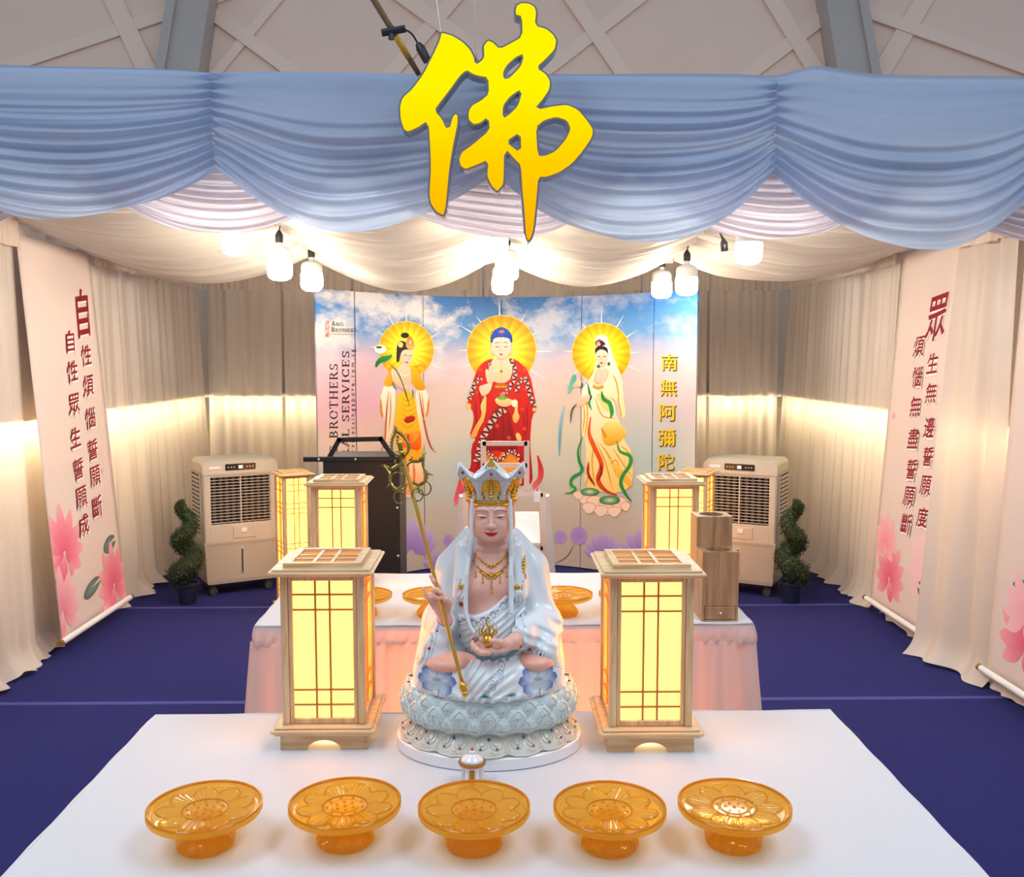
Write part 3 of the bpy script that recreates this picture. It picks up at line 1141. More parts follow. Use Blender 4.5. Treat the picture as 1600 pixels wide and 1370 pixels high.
# head
p.ell(316, 250, 12, 52, SK, SK2)
p.ell(446, 250, 12, 52, SK, SK2)
p.poly([(318, 160), (440, 160), (448, 230), (438, 280), (405, 322), (360, 322), (325, 282), (314, 230)], (254, 226, 196), (248, 204, 170))
p.poly([(303, 208), (302, 165), (322, 125), (350, 105), (380, 94), (412, 104), (440, 126), (460, 165), (459, 208), (444, 206), (440, 178), (400, 168), (360, 168), (322, 178), (318, 208)], (36, 86, 196), (24, 60, 150))
for k in range(26):
    a = k * 2.4
    rr = 8 + 2.6 * k
    x, y = 381 + rr * math.cos(a) * .95, 140 + rr * .5 * math.sin(a)
    if y < 172:
        p.ell(x, y, 5, 5, (70, 130, 226), (40, 90, 200), 7)
p.ell(382, 128, 22, 11, (250, 150, 120), (226, 90, 70))
p.line([(330, 216), (350, 204), (370, 212)], 4, (90, 60, 40))
p.line([(392, 212), (412, 204), (432, 216)], 4, (90, 60, 40))
p.line([(334, 232), (350, 238), (366, 234)], 5, (50, 36, 34))
p.line([(396, 234), (412, 238), (428, 232)], 5, (50, 36, 34))
p.line([(376, 222), (372, 262), (386, 266)], 3, (214, 150, 116))
p.ell(381, 206, 4, 4, (200, 50, 40), n=8)
p.poly([(362, 288), (378, 283), (394, 288), (378, 299)], (200, 70, 60))
p.line([(352, 318), (380, 326), (410, 316)], 3, (226, 160, 120))
p.build('printed_figure_in_red_robe')

# --- right figure: white veil, vase and willow
p = Print(860, 490, 4.28)
p.halo(342, 262, 198, 202, 9)
VE, VE2 = (254, 246, 226), (250, 226, 170)
for (cx, cy, w, h_) in ((230, 1235, 62, 40), (300, 1265, 70, 50), (380, 1295, 70, 52), (460, 1270, 66, 46), (190, 1215, 46, 30), (505, 1290, 40, 34), (340, 1320, 60, 40), (260, 1300, 56, 40), (430, 1325, 56, 36)):
    p.poly([(cx - w, cy - h_ * .3), (cx - w * .4, cy - h_), (cx + w * .4, cy - h_), (cx + w, cy - h_ * .3), (cx + w * .3, cy + h_), (cx - w * .3, cy + h_)], (226, 150, 120), (214, 150, 120))
    p.poly([(cx - w + 6, cy - h_ * .3), (cx - w * .4, cy - h_ + 5), (cx + w * .4, cy - h_ + 5), (cx + w - 6, cy - h_ * .3), (cx + w * .3, cy + h_ - 5), (cx - w * .3, cy + h_ - 5)], (250, 214, 186), (238, 218, 196))
p.poly([(330, 146), (372, 156), (404, 230), (440, 330), (480, 420), (492, 560), (508, 690), (470, 704), (452, 600), (420, 560), (330, 520), (262, 520), (240, 470), (300, 380)], VE, VE2)
p.poly([(250, 450), (200, 530), (216, 700), (205, 790), (238, 850), (240, 1000), (222, 1150), (330, 1192), (470, 1202), (558, 1140), (550, 920), (488, 840), (518, 780), (452, 720), (424, 560), (300, 505)], VE, (246, 206, 110))
GO, GO2 = (244, 196, 60), (224, 160, 24)
p.poly([(340, 745), (420, 700), (518, 780), (486, 850), (400, 892), (352, 866)], (252, 226, 140), GO2)
p.poly([(338, 752), (360, 780), (384, 820), (370, 836), (350, 806)], (214, 140, 20))
p.poly([(300, 520), (410, 560), (420, 640), (380, 660), (330, 600)], (252, 222, 140), (246, 214, 120))
for pts in ([(215, 560), (230, 680), (216, 800)], [(240, 540), (250, 680), (232, 830)], [(262, 1000), (256, 1080), (236, 1150)], [(290, 880), (282, 1000), (300, 1160)], [(310, 860), (372, 1000), (420, 1180)], [(360, 900), (430, 1020), (500, 1180)], [(420, 900), (480, 990), (548, 1090)], [(300, 560), (350, 680), (440, 700)],
            [(450, 560), (470, 640), (480, 700)], [(420, 400), (450, 480), (462, 600)], [(400, 1010), (440, 980), (470, 1040)], [(470, 880), (520, 920), (548, 960)], [(330, 860), (400, 960), (450, 1100)]):
    p.line(pts, 9, (222, 164, 40))
p.poly([(406, 1010), (440, 990), (548, 1120), (556, 1150), (520, 1160)], (246, 206, 90), (232, 170, 50))
p.line([(272, 690), (262, 800), (300, 900), (345, 1010), (322, 1110), (370, 1180), (450, 1215)], 30, (232, 96, 24), (196, 50, 24))
p.line([(258, 990), (256, 1070), (300, 1150)], 18, (190, 50, 40), (130, 24, 24))
p.line([(340, 1000), (345, 1060), (318, 1120)], 16, (140, 30, 30))
GR, GR2 = (20, 130, 60), (60, 160, 60)
p.line([(345, 520), (360, 570), (400, 600), (415, 660), (405, 700)], 28, GR, GR2)
p.line([(218, 825), (188, 910), (194, 980), (215, 1050), (150, 1096), (140, 1140), (170, 1170), (140, 1196), (96, 1200)], 20, GR, GR2)
p.line([(448, 850), (470, 920), (535, 950), (536, 1010), (490, 1080), (476, 1140), (510, 1210), (548, 1256)], 24, GR2, GR)
p.line([(252, 465), (266, 540), (262, 600), (280, 645)], 16, GR, GR2)
p.ell(266, 1190, 62, 26, (244, 214, 190), (20, 130, 60))
p.ell(400, 1246, 70, 30, (244, 206, 180), (20, 130, 60))
p.poly([(300, 385), (330, 368), (388, 362), (398, 400), (366, 470), (290, 476)], SK, SK2)
for k in range(3):
    p.line([(308 - 4 * k, 395 + 16 * k), (345, 425 + 18 * k), (388 - 2 * k, 388 + 18 * k)], 5, (240, 230, 214))
p.line([(288, 484), (322, 496), (358, 486)], 20, (232, 160, 40), taper=False)
p.poly([(306, 240), (390, 240), (392, 300), (378, 340), (350, 364), (322, 340), (306, 290)], (254, 224, 196), (248, 202, 170))
p.poly([(303, 275), (302, 232), (330, 214), (372, 218), (396, 246), (396, 290), (384, 254), (345, 236), (314, 252)], (48, 30, 30))
p.poly([(304, 180), (340, 172), (374, 198), (366, 214), (306, 220)], (60, 34, 34))
p.poly([(312, 214), (314, 186), (330, 178), (344, 214)], (226, 90, 90), (250, 220, 210))
p.line([(300, 182), (330, 152), (372, 158), (392, 220), (404, 300)], 16, (255, 250, 236), taper=False)
p.line([(318, 284), (330, 288), (340, 285)], 5, (60, 40, 40))
p.line([(356, 284), (368, 288), (380, 283)], 5, (60, 40, 40))
p.line([(348, 282), (344, 308), (354, 312)], 3, (210, 150, 120))
p.ell(346, 330, 11, 5, (200, 60, 60))
p.ell(326, 352, 11, 12, (40, 90, 70), (60, 100, 80))
p.ell(396, 336, 10, 12, (40, 90, 70), (60, 100, 80))
p.poly([(104, 456), (150, 468), (195, 446), (216, 462), (206, 492), (150, 492), (112, 480)], SK, SK2)
p.poly([(178, 600), (206, 560), (262, 536), (276, 552), (268, 582), (220, 616), (186, 622)], SK, SK2)
p.line([(212, 460), (216, 480), (204, 500)], 12, (40, 80, 60))
p.line([(268, 536), (276, 558), (264, 584)], 12, (40, 80, 60))
p.poly([(150, 412), (168, 404), (178, 424), (140, 520), (118, 540), (116, 522)], (60, 170, 150), (120, 206, 190))
p.line([(178, 600), (145, 650), (138, 730)], 8, (50, 70, 40))
for k in range(6):
    p.line([(170 - 5 * k, 610 + 18 * k), (150 - 4 * k, 636 + 18 * k)], 6, (60, 90, 50))
p.line([(94, 612), (76, 700), (66, 800), (62, 950)], 16, (170, 210, 214), (60, 160, 190))
p.build('printed_figure_in_white_veil')

# --- lettering
p = Print(0, 0, 1)
gy = [566, 605.5, 644.5, 684, 721.5]
for k, ch in enumerate('南無阿彌陀'):
    cx = 1046 - 1.2 * k
    for dx, dy in ((.6, .6), (1.6, 1.2), (1.0, 1.9)):
        p.text(ch, cx + dx, gy[k] + dy, 25.5, (96, 70, 10), wx=1.0)
for k, ch in enumerate('南無阿彌陀'):
    for dx in (-.45, 0, .45):
        p.text(ch, 1046 - 1.2 * k + dx, gy[k], 25, (226, 190, 40), wx=1.0)
p.build('gold_lettering')

# a serif capital alphabet drawn with strokes (thick stems, thin arms, slab feet)
T, t_ = .16, .075


def R(x0, x1, y0, y1):
    return [(x0, y0), (x1, y0), (x1, y1), (x0, y1)]


def ARC(cx, cy, rx, ry, a0, a1, w0, w1, n=14):
    o, i_ = [], []
    for k in range(n + 1):
        a = math.radians(a0 + (a1 - a0) * k / n)
        w = w1 + (w0 - w1) * abs(math.cos(a))
        o.append((cx + rx * math.cos(a), cy + ry * math.sin(a)))
        i_.append((cx + (rx - w) * math.cos(a), cy + (ry - (w if ry > .3 else w)) * math.sin(a)))
    return o + i_[::-1]


def SL_(x0, x1, w):
    return [(x0 - w / 2, 0), (x0 + w / 2, 0), (x1 + w / 2, 1), (x1 - w / 2, 1)]


def stem(x, w=T):
    return [R(x, x + w, 0, 1), R(x - .08, x + w + .08, 0, t_), R(x - .08, x + w + .08, 1 - t_, 1)]


SER = {
    'A': (.86, [SL_(.12, .42, .08), SL_(.72, .43, T), R(.24, .62, .3, .3 + t_), R(0, .26, 0, t_), R(.56, .88, 0, t_)]),
    'N': (.92, [R(.1, .19, 0, 1), [(.08, 1), (.26, 1), (.82, 0), (.66, 0)], R(.73, .82, 0, 1), R(0, .3, 0, t_), R(.62, .94, 1 - t_, 1), R(0, .2, 1 - t_, 1)]),
    'G': (.86, [ARC(.46, .5, .42, .5, 40, 320, T, t_), R(.62, .78, .06, .42), R(.5, .88, .4, .4 + t_)]),
    'B': (.8, stem(.1) + [ARC(.36, .75, .32, .25, -90, 90, T, t_), ARC(.36, .27, .38, .27, -90, 90, T, t_), R(.2, .4, 0, t_), R(.2, .4, .48, .54), R(.2, .4, 1 - t_, 1)]),
    'R': (.86, stem(.1) + [ARC(.36, .74, .34, .26, -90, 90, T, t_), R(.2, .4, .48, .54), R(.2, .4, 1 - t_, 1), [(.36, .5), (.54, .5), (.86, 0), (.66, 0)], R(.66, .92, 0, t_)]),
    'O': (.92, [ARC(.46, .5, .44, .5, 0, 360, T, t_, 28)]),
    'T': (.8, [R(.32, .48, 0, 1), R(.2, .6, 0, t_), R(0, .8, 1 - t_, 1), R(0, .07, .76, 1), R(.73, .8, .76, 1)]),
    'H': (.96, stem(.1) + stem(.68) + [R(.2, .7, .48, .48 + t_)]),
    'E': (.74, stem(.1) + [R(.2, .68, 0, t_), R(.2, .68, 1 - t_, 1), R(.2, .54, .48, .48 + t_), R(.62, .68, 0, .24), R(.62, .68, .76, 1), R(.48, .54, .4, .62)]),
    'S': (.68, [ARC(.34, .74, .28, .26, 30, 270, T * .9, t_), ARC(.34, .26, .3, .26, -150, 90, T * .9, t_), R(.57, .63, .74, 1), R(.03, .09, 0, .26)]),
    'F': (.7, stem(.1) + [R(.2, .66, 1 - t_, 1), R(.2, .54, .48, .48 + t_), R(.6, .66, .74, 1), R(.48, .54, .4, .62)]),
    'U': (.9, [R(.1, .26, .3, 1), R(.7, .78, .3, 1), ARC(.44, .34, .34, .34, 180, 360, T, t_), R(.0, .36, 1 - t_, 1), R(.6, .88, 1 - t_, 1)]),
    'L': (.7, stem(.1) + [R(.2, .66, 0, t_), R(.6, .66, 0, .28)]),
    'V': (.86, [SL_(.42, .14, T), SL_(.43, .72, .08), R(0, .3, 1 - t_, 1), R(.6, .86, 1 - t_, 1)]),
    'I': (.36, stem(.1)),
    'C': (.82, [ARC(.46, .5, .42, .5, 42, 318, T, t_), R(.7, .77, .7, .98), R(.7, .77, .02, .24)]),
    ' ': (.4, []),
}


def serif(p, s, x, y, h, length, rot, col, flat=1.0):
    """s runs from (x, y) along rot for the given length; h = cap height in pixels"""
    tot = sum(SER[c][0] + .14 for c in s) - .14
    k = length / tot
    ca, sa = math.cos(rot), math.sin(rot)
    pen = 0.0
    for c in s:
        w, polys = SER[c]
        lay = p.layer
        for poly in polys:
            pts = []
            for a, b_ in poly:
                ux, uy = (pen + a) * k, -b_ * h
                pts.append((x + ux * ca - uy * sa, y + ux * sa + uy * ca))
            v, f = fill_poly([pts])
            p.layer = lay
            p.tri(v, f, [col] * len(v))
        pen += w + .14
    p.layer += .0004


p = Print(0, 0, 1)
INK = (38, 34, 44)
# two lines reading upwards
serif(p, 'ANG BROTHERS', 527.5, 740, 13, 172, -PI / 2, INK)
serif(p, 'FUNERAL SERVICES', 545, 778, 11, 230, -PI / 2, INK)
v_, f_ = text_shape('www.funeralservicessingapore.com.sg', 0, 1.7)
lay = p.layer
kx = 262 / (v_[:, 0].max() - v_[:, 0].min())
pts = []
for a, b_ in v_:
    pts.append((551.3 - b_ * kx * 1.05, 677 - a * kx))
p.tri(pts, f_, [INK] * len(pts))
# the small mark above
for k, ch in enumerate('洪兄弟'):
    p.text(ch, 510 + .3 * k, 504.5 + 9.2 * k, 8.2, (196, 44, 40), wx=.95, shear=.2)
serif(p, 'A', 516.5, 509.2, 7.6, 6.6, 0, (40, 70, 66))
serif(p, 'NG', 523.8, 509.2, 5.6, 12, 0, (40, 70, 66))
serif(p, 'B', 516.5, 518.6, 7.6, 6, 0, (40, 70, 66))
serif(p, 'ROTHERS', 523, 518.6, 5.8, 32, 0, (40, 70, 66))
p.line([(516, 521.6), (555, 522.4)], .5, (150, 60, 56), taper=False)
p.build('black_lettering')
# ================================================================== tables, lanterns, dishes
TZ = 0.74
m_cloth = cloth_mat('white_tablecloth', s2l((224, 224, 229)), trans=0.12, rough=0.6, weave=(900, .05))
m_skirt = cloth_mat('white_skirt', s2l((236, 224, 222)), trans=0.45, rough=0.6)
m_steel = mat('table_steel', (0.55, 0.55, 0.56), 0.35, metal=0.9)
m_board = mat('table_board', s2l((150, 140, 130)), 0.6)


def make_table(lt, lc, x0, x1, y0, y1, seed):
    cx, cy = (x0 + x1) / 2, (y0 + y1) / 2
    hx, hy = (x1 - x0) / 2, (y1 - y0) / 2
    t = thing('folding_table', lt, 'table', (cx, cy, 0))
    b = MB()
    b.box(-hx + .01, hx - .01, -hy + .01, hy - .01, TZ - .035, TZ - .006, .004)
    b.build('tabletop', m_board, t)
    for sx in (-1, 1):
        for sy in (-1, 1):
            b = MB()
            b.tube([(sx * (hx - .12), sy * (hy - .1), 0.002), (sx * (hx - .12), sy * (hy - .1), TZ - .036)], .016, 10)
            b.build('leg', m_steel, t, smooth=True)
    c = thing('tablecloth', lc, 'tablecloth', (cx, cy, TZ - .005))
    # top sheet with a faint sag and creases
    r = rnd(seed)
    ph = [r.uniform(0, 6) for _ in range(6)]
    b = MB()
    b.grid(lambda u, v: (-hx + 2 * hx * u, -hy + 2 * hy * v, 0.005 + 0.0006 * math.sin(9 * u + ph[0]) * math.sin(7 * v + ph[1])), 40, 20)
    b.build('top_sheet', m_cloth, c, smooth=True)
    # piping round the edge
    rim = []
    for (ax, ay, bx_, by_) in ((-1, -1, 1, -1), (1, -1, 1, 1), (1, 1, -1, 1), (-1, 1, -1, -1)):
        for k in range(20):
            q = k / 20
            rim.append(((ax + (bx_ - ax) * q) * hx, (ay + (by_ - ay) * q) * hy, 0.002 + .0015 * math.sin(31 * q + ax)))
    b = MB()
    b.tube(rim, 0.0045, 6, closed=True)
    b.build('piping', m_cloth, c, smooth=True)
    # the gathered band and the skirt below it
    per = []
    rc = 0.03
    for (ax, ay, bx_, by_) in ((-1, -1, 1, -1), (1, -1, 1, 1), (1, 1, -1, 1), (-1, 1, -1, -1)):
        L = hx * 2 if ay == by_ else hy * 2
        n = int(L / .0085)
        for k in range(n):
            q = k / n
            nx, ny = (0, ay) if ay == by_ else (ax, 0)
            e = min(q, 1 - q) * L
            s_ = max(0, 1 - e / 0.12)
            # soften the corners
            px_, py_ = (ax + (bx_ - ax) * q) * hx, (ay + (by_ - ay) * q) * hy
            per.append((px_, py_, nx, ny, s_))
    n = len(per)
    f1, f2, f3 = fold_fn(seed, .05), fold_fn(seed + 1, .11), fold_fn(seed + 2, .16)

    def band(u, v):
        i = int(round(u * n)) % n
        x, y, nx, ny, s_ = per[i]
        s = i * .0085
        off = 0.006 + 0.004 * math.sin(PI * v) + .008 * f1(s + .02 * v) * v + .004 * v + .006 * s_ * v
        z = -0.001 - 0.062 * v + .002 * f1(s) * v
        return (x + nx * off, y + ny * off, z)
    b = MB()
    b.grid(band, n, 5, wrap=True)
    b.build('gathered_band', m_skirt, c, smooth=True, fix=False)

    def skirt(u, v):
        i = int(round(u * n)) % n
        x, y, nx, ny, s_ = per[i]
        s = i * .0085
        off = 0.012 + .010 * f1(s) * (1 - v) * .6 + (.009 + .036 * v) * (f2(s) * .8 + f3(s) * .5) + .035 * v
        k = .04 * v * s_
        return (x + nx * off + math.copysign(k, x) * (nx == 0), y + ny * off + math.copysign(k, y) * (ny == 0), -.055 - (TZ - .075) * v)
    b = MB()
    b.grid(skirt, n, 10, wrap=True)
    b.build('skirt', m_skirt, c, smooth=True, fix=False)
    return t, c


make_table('folding table under the front white cloth that carries the seated statue', 'white skirted cloth on the front table under statue and lanterns', -0.886, 0.884, 1.46, 2.412, 400)
make_table('folding table under the rear white cloth behind the statue', 'white skirted cloth on the rear table, lit orange by the lanterns', -0.834, 0.903, 3.233, 4.01, 420)

# a warm lamp stands under the rear table and shines through its skirt
area_light('under_table_lamp', (0.02, 3.62, 0.36), (math.radians(-90), 0, 0), 0.9, 0.3, 11, (1.0, 0.25, 0.03))

# ---- wooden lanterns
m_pine = wood_mat('pine_upright', s2l((226, 194, 150)), s2l((198, 156, 108)), axis='Z')
m_pineh = wood_mat('pine_level', s2l((230, 200, 156)), s2l((202, 160, 112)), axis='X')
m_mull = mat('reddish_slat', s2l((186, 118, 74)), 0.5)
m_paper = emit_mat('lit_paper', (1.0, 0.37, 0.055), 6.0)
m_glow = emit_mat('lit_bulb_glow', (1.0, 0.7, 0.32), 2.6)


def ring_board(b, w, d, z0, z1, step=.008):
    """a moulded board with a stepped edge"""
    h = z1 - z0
    b.box(-w / 2 + step, w / 2 - step, -d / 2 + step, d / 2 - step, z0, z0 + h * .35, .002)
    b.box(-w / 2, w / 2, -d / 2, d / 2, z0 + h * .3, z0 + h * .72, .003)
    b.box(-w / 2 + step, w / 2 - step, -d / 2 + step, d / 2 - step, z0 + h * .7, z1, .003)


def make_lantern(h=0.436, w=0.246, groups=None, tiers=1):
    t = thing('wooden_lantern', '', 'lantern', group='square wooden paper lanterns')
    fw = w * .84
    # foot with an arched opening in each side
    ft = 0.036
    r = fw * .19
    for k in range(4):
        b = MB()
        poly = [(-fw / 2, 0), (-r, 0)] + [(-r * math.cos(a), 0.022 * math.sin(a)) for a in [PI * i / 12 for i in range(1, 12)]] + [(r, 0), (fw / 2, 0), (fw / 2, ft), (-fw / 2, ft)]
        M = Matrix.Rotation(k * PI / 2, 4, 'Z')
        b.M = M
        b.prism(poly, -fw / 2, -fw / 2 + .01)
        b.build('foot_board', m_pineh, t)
    b = MB()
    b.lathe([(.002, .006), (fw * .36, .006), (fw * .36, .026), (.002, .026)], 20)
    b.build('base_glow', m_glow, t)
    b = MB()
    ring_board(b, w, w, ft, ft + .022)
    b.build('base_moulding', m_pineh, t)
    z0, z1 = ft + .022, h - .018
    bw = w * .80
    pw = .017
    for sx in (-1, 1):
        for sy in (-1, 1):
            b = MB()
            x, y = sx * (bw - pw) / 2, sy * (bw - pw) / 2
            b.box(x - pw / 2, x + pw / 2, y - pw / 2, y + pw / 2, z0, z1, .002)
            b.build('post', m_pine, t)
    iw = bw / 2 - pw
    fr_ = .011
    for k in range(4):
        M = Matrix.Rotation(k * PI / 2, 4, 'Z')
        yf = -bw / 2 + .004
        b = MB()
        b.M = M
        b.box(-iw, -iw + fr_, yf, yf + .010, z0, z1, .002)
        b.box(iw - fr_, iw, yf, yf + .010, z0, z1, .002)
        b.box(-iw + fr_, iw - fr_, yf, yf + .010, z0, z0 + fr_ * 1.3, .002)
        b.box(-iw + fr_, iw - fr_, yf, yf + .010, z1 - fr_ * 1.3, z1, .002)
        b.build('side_frame', m_pine, t)
        b = MB()
        b.M = M
        b.box(-iw + .002, iw - .002, yf + .012, yf + .014, z0 + .004, z1 - .004)
        b.build('paper_pane', m_paper, t)
        ow = iw - fr_
        zA, zB = z0 + fr_ * 1.3, z1 - fr_ * 1.3
        for q in (-.25, .23):
            b = MB()
            b.M = M
            b.box(ow * q - .0024, ow * q + .0024, yf + .003, yf + .0095, zA, zB)
            b.build('upright_slat', m_mull, t)
        L = zB - zA
        for q in (groups or (.095, .205, .79, .90)):
            b = MB()
            b.M = M
            b.box(-ow, ow, yf + .004, yf + .0095, zA + L * q - .0022, zA + L * q + .0022)
            b.build('level_slat', m_mull, t)
    # roof
    b = MB()
    ring_board(b, w, w, h - .018, h)
    rf = b.build('roof_board', m_pineh, t)
    b = MB()
    a, c = w * .37, w * .30
    for k in range(4):
        b.M = Matrix.Rotation(k * PI / 2, 4, 'Z')
        b.prism([(-a, -a), (a, -a), (c, -c), (-c, -c)], h, h + .010, fn=lambda x, y, z: (x, y, z))
    b.build('roof_frame', m_pineh, t)
    b = MB()
    b.box(-c, c, -c, c, h + .0005, h + .003)
    b.build('roof_pane', emit_mat('lit_roof_paper', (1.0, 0.42, 0.12), 0.85), t)
    for q in (-.33, .25):
        b = MB()
        b.box(c * q - .004, c * q + .004, -c, c, h + .003, h + .008)
        b.build('roof_slat', m_pineh, t)
        b = MB()
        b.box(-c, c, c * q - .004, c * q + .004, h + .003, h + .0078)
        b.build('roof_slat', m_pineh, t)
    return t


L0 = make_lantern()
L0.location = (-0.4065, 2.287, TZ + .0006)
L0['label'] = 'large lit wooden lantern on the front table, left of the statue'
for loc, lab in (((0.3665, 2.258, TZ + .0006), 'large lit wooden lantern on the front table, right of the statue'),
                 ((-0.6265, 3.81, TZ + .0006), 'lit wooden lantern on the rear table, in front of the black cart'),
                 ((0.7145, 3.81, TZ + .0006), 'lit wooden lantern on the rear table behind the stepped wooden box')):
    c_ = copy_tree(L0)
    c_.location = loc
    c_['label'] = lab
F0 = make_lantern(h=0.92, w=0.235, groups=(.04, .08, .12, .40, .44, .48, .72, .76, .80, .90, .95))
F0['group'] = 'tall floor lanterns'
F0.location = (-1.32, 6.15, 0.0005)
F0.rotation_euler = (0, 0, math.radians(28))
F0['label'] = 'tall lit floor lantern next to the left air cooler'
c_ = copy_tree(F0)
c_.location = (1.33, 6.15, 0.0005)
c_.rotation_euler = (0, 0, math.radians(-28))
c_['label'] = 'tall lit floor lantern next to the right air cooler'

# ---- amber glass footed dishes


def amber(name, base, clear):
    m = mat(name, base, 0.13, spec=0.7, coat=0.7)
    nt = m.node_tree
    b = nt.nodes['Principled BSDF']
    out = nt.nodes['Material Output']
    tr = nt.nodes.new('ShaderNodeBsdfTransparent')
    tr.inputs[0].default_value = (1.0, 0.83, 0.42, 1)
    tl = nt.nodes.new('ShaderNodeBsdfTranslucent')
    tl.inputs[0].default_value = (0.98, 0.66, 0.08, 1)
    m1 = nt.nodes.new('ShaderNodeMixShader')
    m1.inputs[0].default_value = .5
    m2 = nt.nodes.new('ShaderNodeMixShader')
    m2.inputs[0].default_value = clear
    nt.links.new(b.outputs[0], m1.inputs[1])
    nt.links.new(tl.outputs[0], m1.inputs[2])
    nt.links.new(m1.outputs[0], m2.inputs[1])
    nt.links.new(tr.outputs[0], m2.inputs[2])
    nt.links.new(m2.outputs[0], out.inputs['Surface'])
    return m


m_amber = amber('amber_glass', (0.86, 0.42, 0.014), .5)
m_amber2 = amber('amber_glass_thick', (0.62, 0.25, 0.004), .22)


def make_dish():
    t = thing('footed_dish', '', 'dish', group='amber glass footed dishes')
    R_ = 0.107
    NP = 9

    def top(r, a):
        """height of the plate's upper face"""
        z = 0.0580 + 0.006 * (r / R_) ** 2
        q = r / R_
        if q > .93:
            z += 0.0065 * math.sin((q - .93) / .07 * PI / 2)
        # nine petals in relief round the middle
        k = (a / (2 * PI) * NP) % 1 - .5
        tip = .85 - .85 * abs(k) ** 2.0
        if .40 < q < .93:
            e = tip - q
            z += 0.0046 * max(0, min(1, e / .025 + .5)) * (.6 + .4 * math.cos(k * PI)) - 0.0022 * math.exp(-(e / .02) ** 2)
            if e > 0.05 and abs(k) < .42:
                z += .0007 * math.sin(k * 90)
        if abs(k) > .47 and .42 < q < .66:
            z -= .002
        if .905 < q < .94:
            z -= .002
        if q < .40:
            z += 0.0035 * min(1, (.40 - q) / .03)
            if .24 < q < .27:
                z -= .0012
        return z
    n = 180
    rs = [0, .03, .08, .13, .18, .22, .24, .255, .27, .30, .35, .37, .385, .40, .43] + [.46 + .024 * k for k in range(19)] + [.92, .94, .96, .98, 1.0]
    vs, fs = [], []
    for q in rs:
        for k in range(n):
            a = 2 * PI * k / n
            r = max(q * R_, 1e-4)
            vs.append((r * math.cos(a), r * math.sin(a), top(r, a)))
    low = [(1.0, .0600), (.985, .0575), (.9, .0535), (.6, .0505), (.3, .049), (.001, .049)]
    for q, z in low:
        for k in range(n):
            a = 2 * PI * k / n
            vs.append((q * R_ * math.cos(a), q * R_ * math.sin(a), z))
    m_ = len(rs) + len(low)
    for i in range(m_ - 1):
        for k in range(n):
            fs.append((i * n + k, i * n + (k + 1) % n, (i + 1) * n + (k + 1) % n, (i + 1) * n + k))
    b = MB()
    b._add(vs, fs)
    pl = b.build('plate', m_amber, t, smooth=True)
    s = MB()
    for rr, cnt in ((0, 1), (.017, 6), (.0335, 9)):
        for k in range(cnt):
            a = 2 * PI * k / cnt + rr * 30
            s.ball((rr * math.cos(a), rr * math.sin(a), .0622), .0030, 8, 5, (1, 1, .8))
    s.build('seed_knobs', m_amber, pl, smooth=True)
    s = MB()
    s.tube([(.1045 * math.cos(a), .1045 * math.sin(a), .0685) for a in [2 * PI * k / 120 for k in range(120)]], .0024, 8, closed=True)
    s.build('rim', m_amber2, pl, smooth=True)
    s = MB()
    s.tube([(.0425 * math.cos(a), .0425 * math.sin(a), .0626) for a in [2 * PI * k / 60 for k in range(60)]], .0012, 6, closed=True)
    s.build('centre_ring', m_amber2, pl, smooth=True)
    for j in range(NP):
        s = MB()
        pts = []
        for i in range(25):
            kk = -.485 + .97 * i / 24
            a = 2 * PI * (j + .5 + kk) / NP
            r = R_ * (.85 - .85 * abs(kk) ** 2.0)
            pts.append((r * math.cos(a), r * math.sin(a), top(r, a) + .0006))
        s.tube(pts, .0008, 5)
        s.build('petal_edge', m_amber2, pl, smooth=True)

    def flute(a, z):
        q = z / .05
        k = (a / (2 * PI) * 9) % 1 - .5
        return 1 + (.075 * math.cos(k * 2 * PI) + .03 * math.cos(k * 6 * PI)) * math.sin(PI * min(1, max(0, (q - .02) / .9)))
    b = MB()
    b.lathe([(.0005, .0), (.050, .0), (.0535, .003), (.0540, .008), (.0515, .014), (.046, .022), (.038, .031), (.032, .040), (.031, .046), (.034, .0492)], 108, rfun=flute, cap=False)
    b.build('foot', m_amber, t, smooth=True)
    return t


D0 = make_dish()
D0.scale = (1, 1, 1.13)
fronts = [(322, 1320, 'amber glass footed dish nearest the front left corner, leftmost of the front row'), (540, 1314, 'amber glass footed dish in front of the left lantern, second in the front row'),
          (741, 1320, 'amber glass footed dish in front of the statue and small white censer'), (952, 1321, 'amber glass footed dish in front of the right lantern, fourth in the front row'),
          (1146, 1316, 'amber glass footed dish at the right end of the front row')]
for i, (px_, py_, lab) in enumerate(fronts):
    q = atz(px_, py_, TZ)
    o = D0 if i == 0 else copy_tree(D0)
    o.location = (q.x, q.y, TZ + .0006)
    o.rotation_euler = (0, 0, [.1, .25, .0, .15, .32][i])
    o['label'] = lab
for x, y, lab in ((-.478, 3.352, 'amber dish on the rear table, half hidden by the large left lantern'), (-.226, 3.352, 'amber dish on the rear table, left of the statue by its raised hand'),
                  (.246, 3.352, 'amber dish on the rear table, right of the statue by its sleeve'), (.482, 3.352, 'amber dish on the rear table, half hidden by the large right lantern')):
    o = copy_tree(D0)
    o.location = (x, y, TZ + .0006)
    o['label'] = lab
# ================================================================== banners
m_banner = cloth_mat('banner_sheet', s2l((232, 214, 204)), trans=0.08, rough=0.6, sheen=0.0)
m_bprint = paint_mat('banner_ink', 0.6, spec=0.2)
m_tube = mat('white_tube', (0.85, 0.84, 0.82), 0.4)
m_brass = mat('tube_end', s2l((150, 120, 70)), 0.45, metal=0.4)


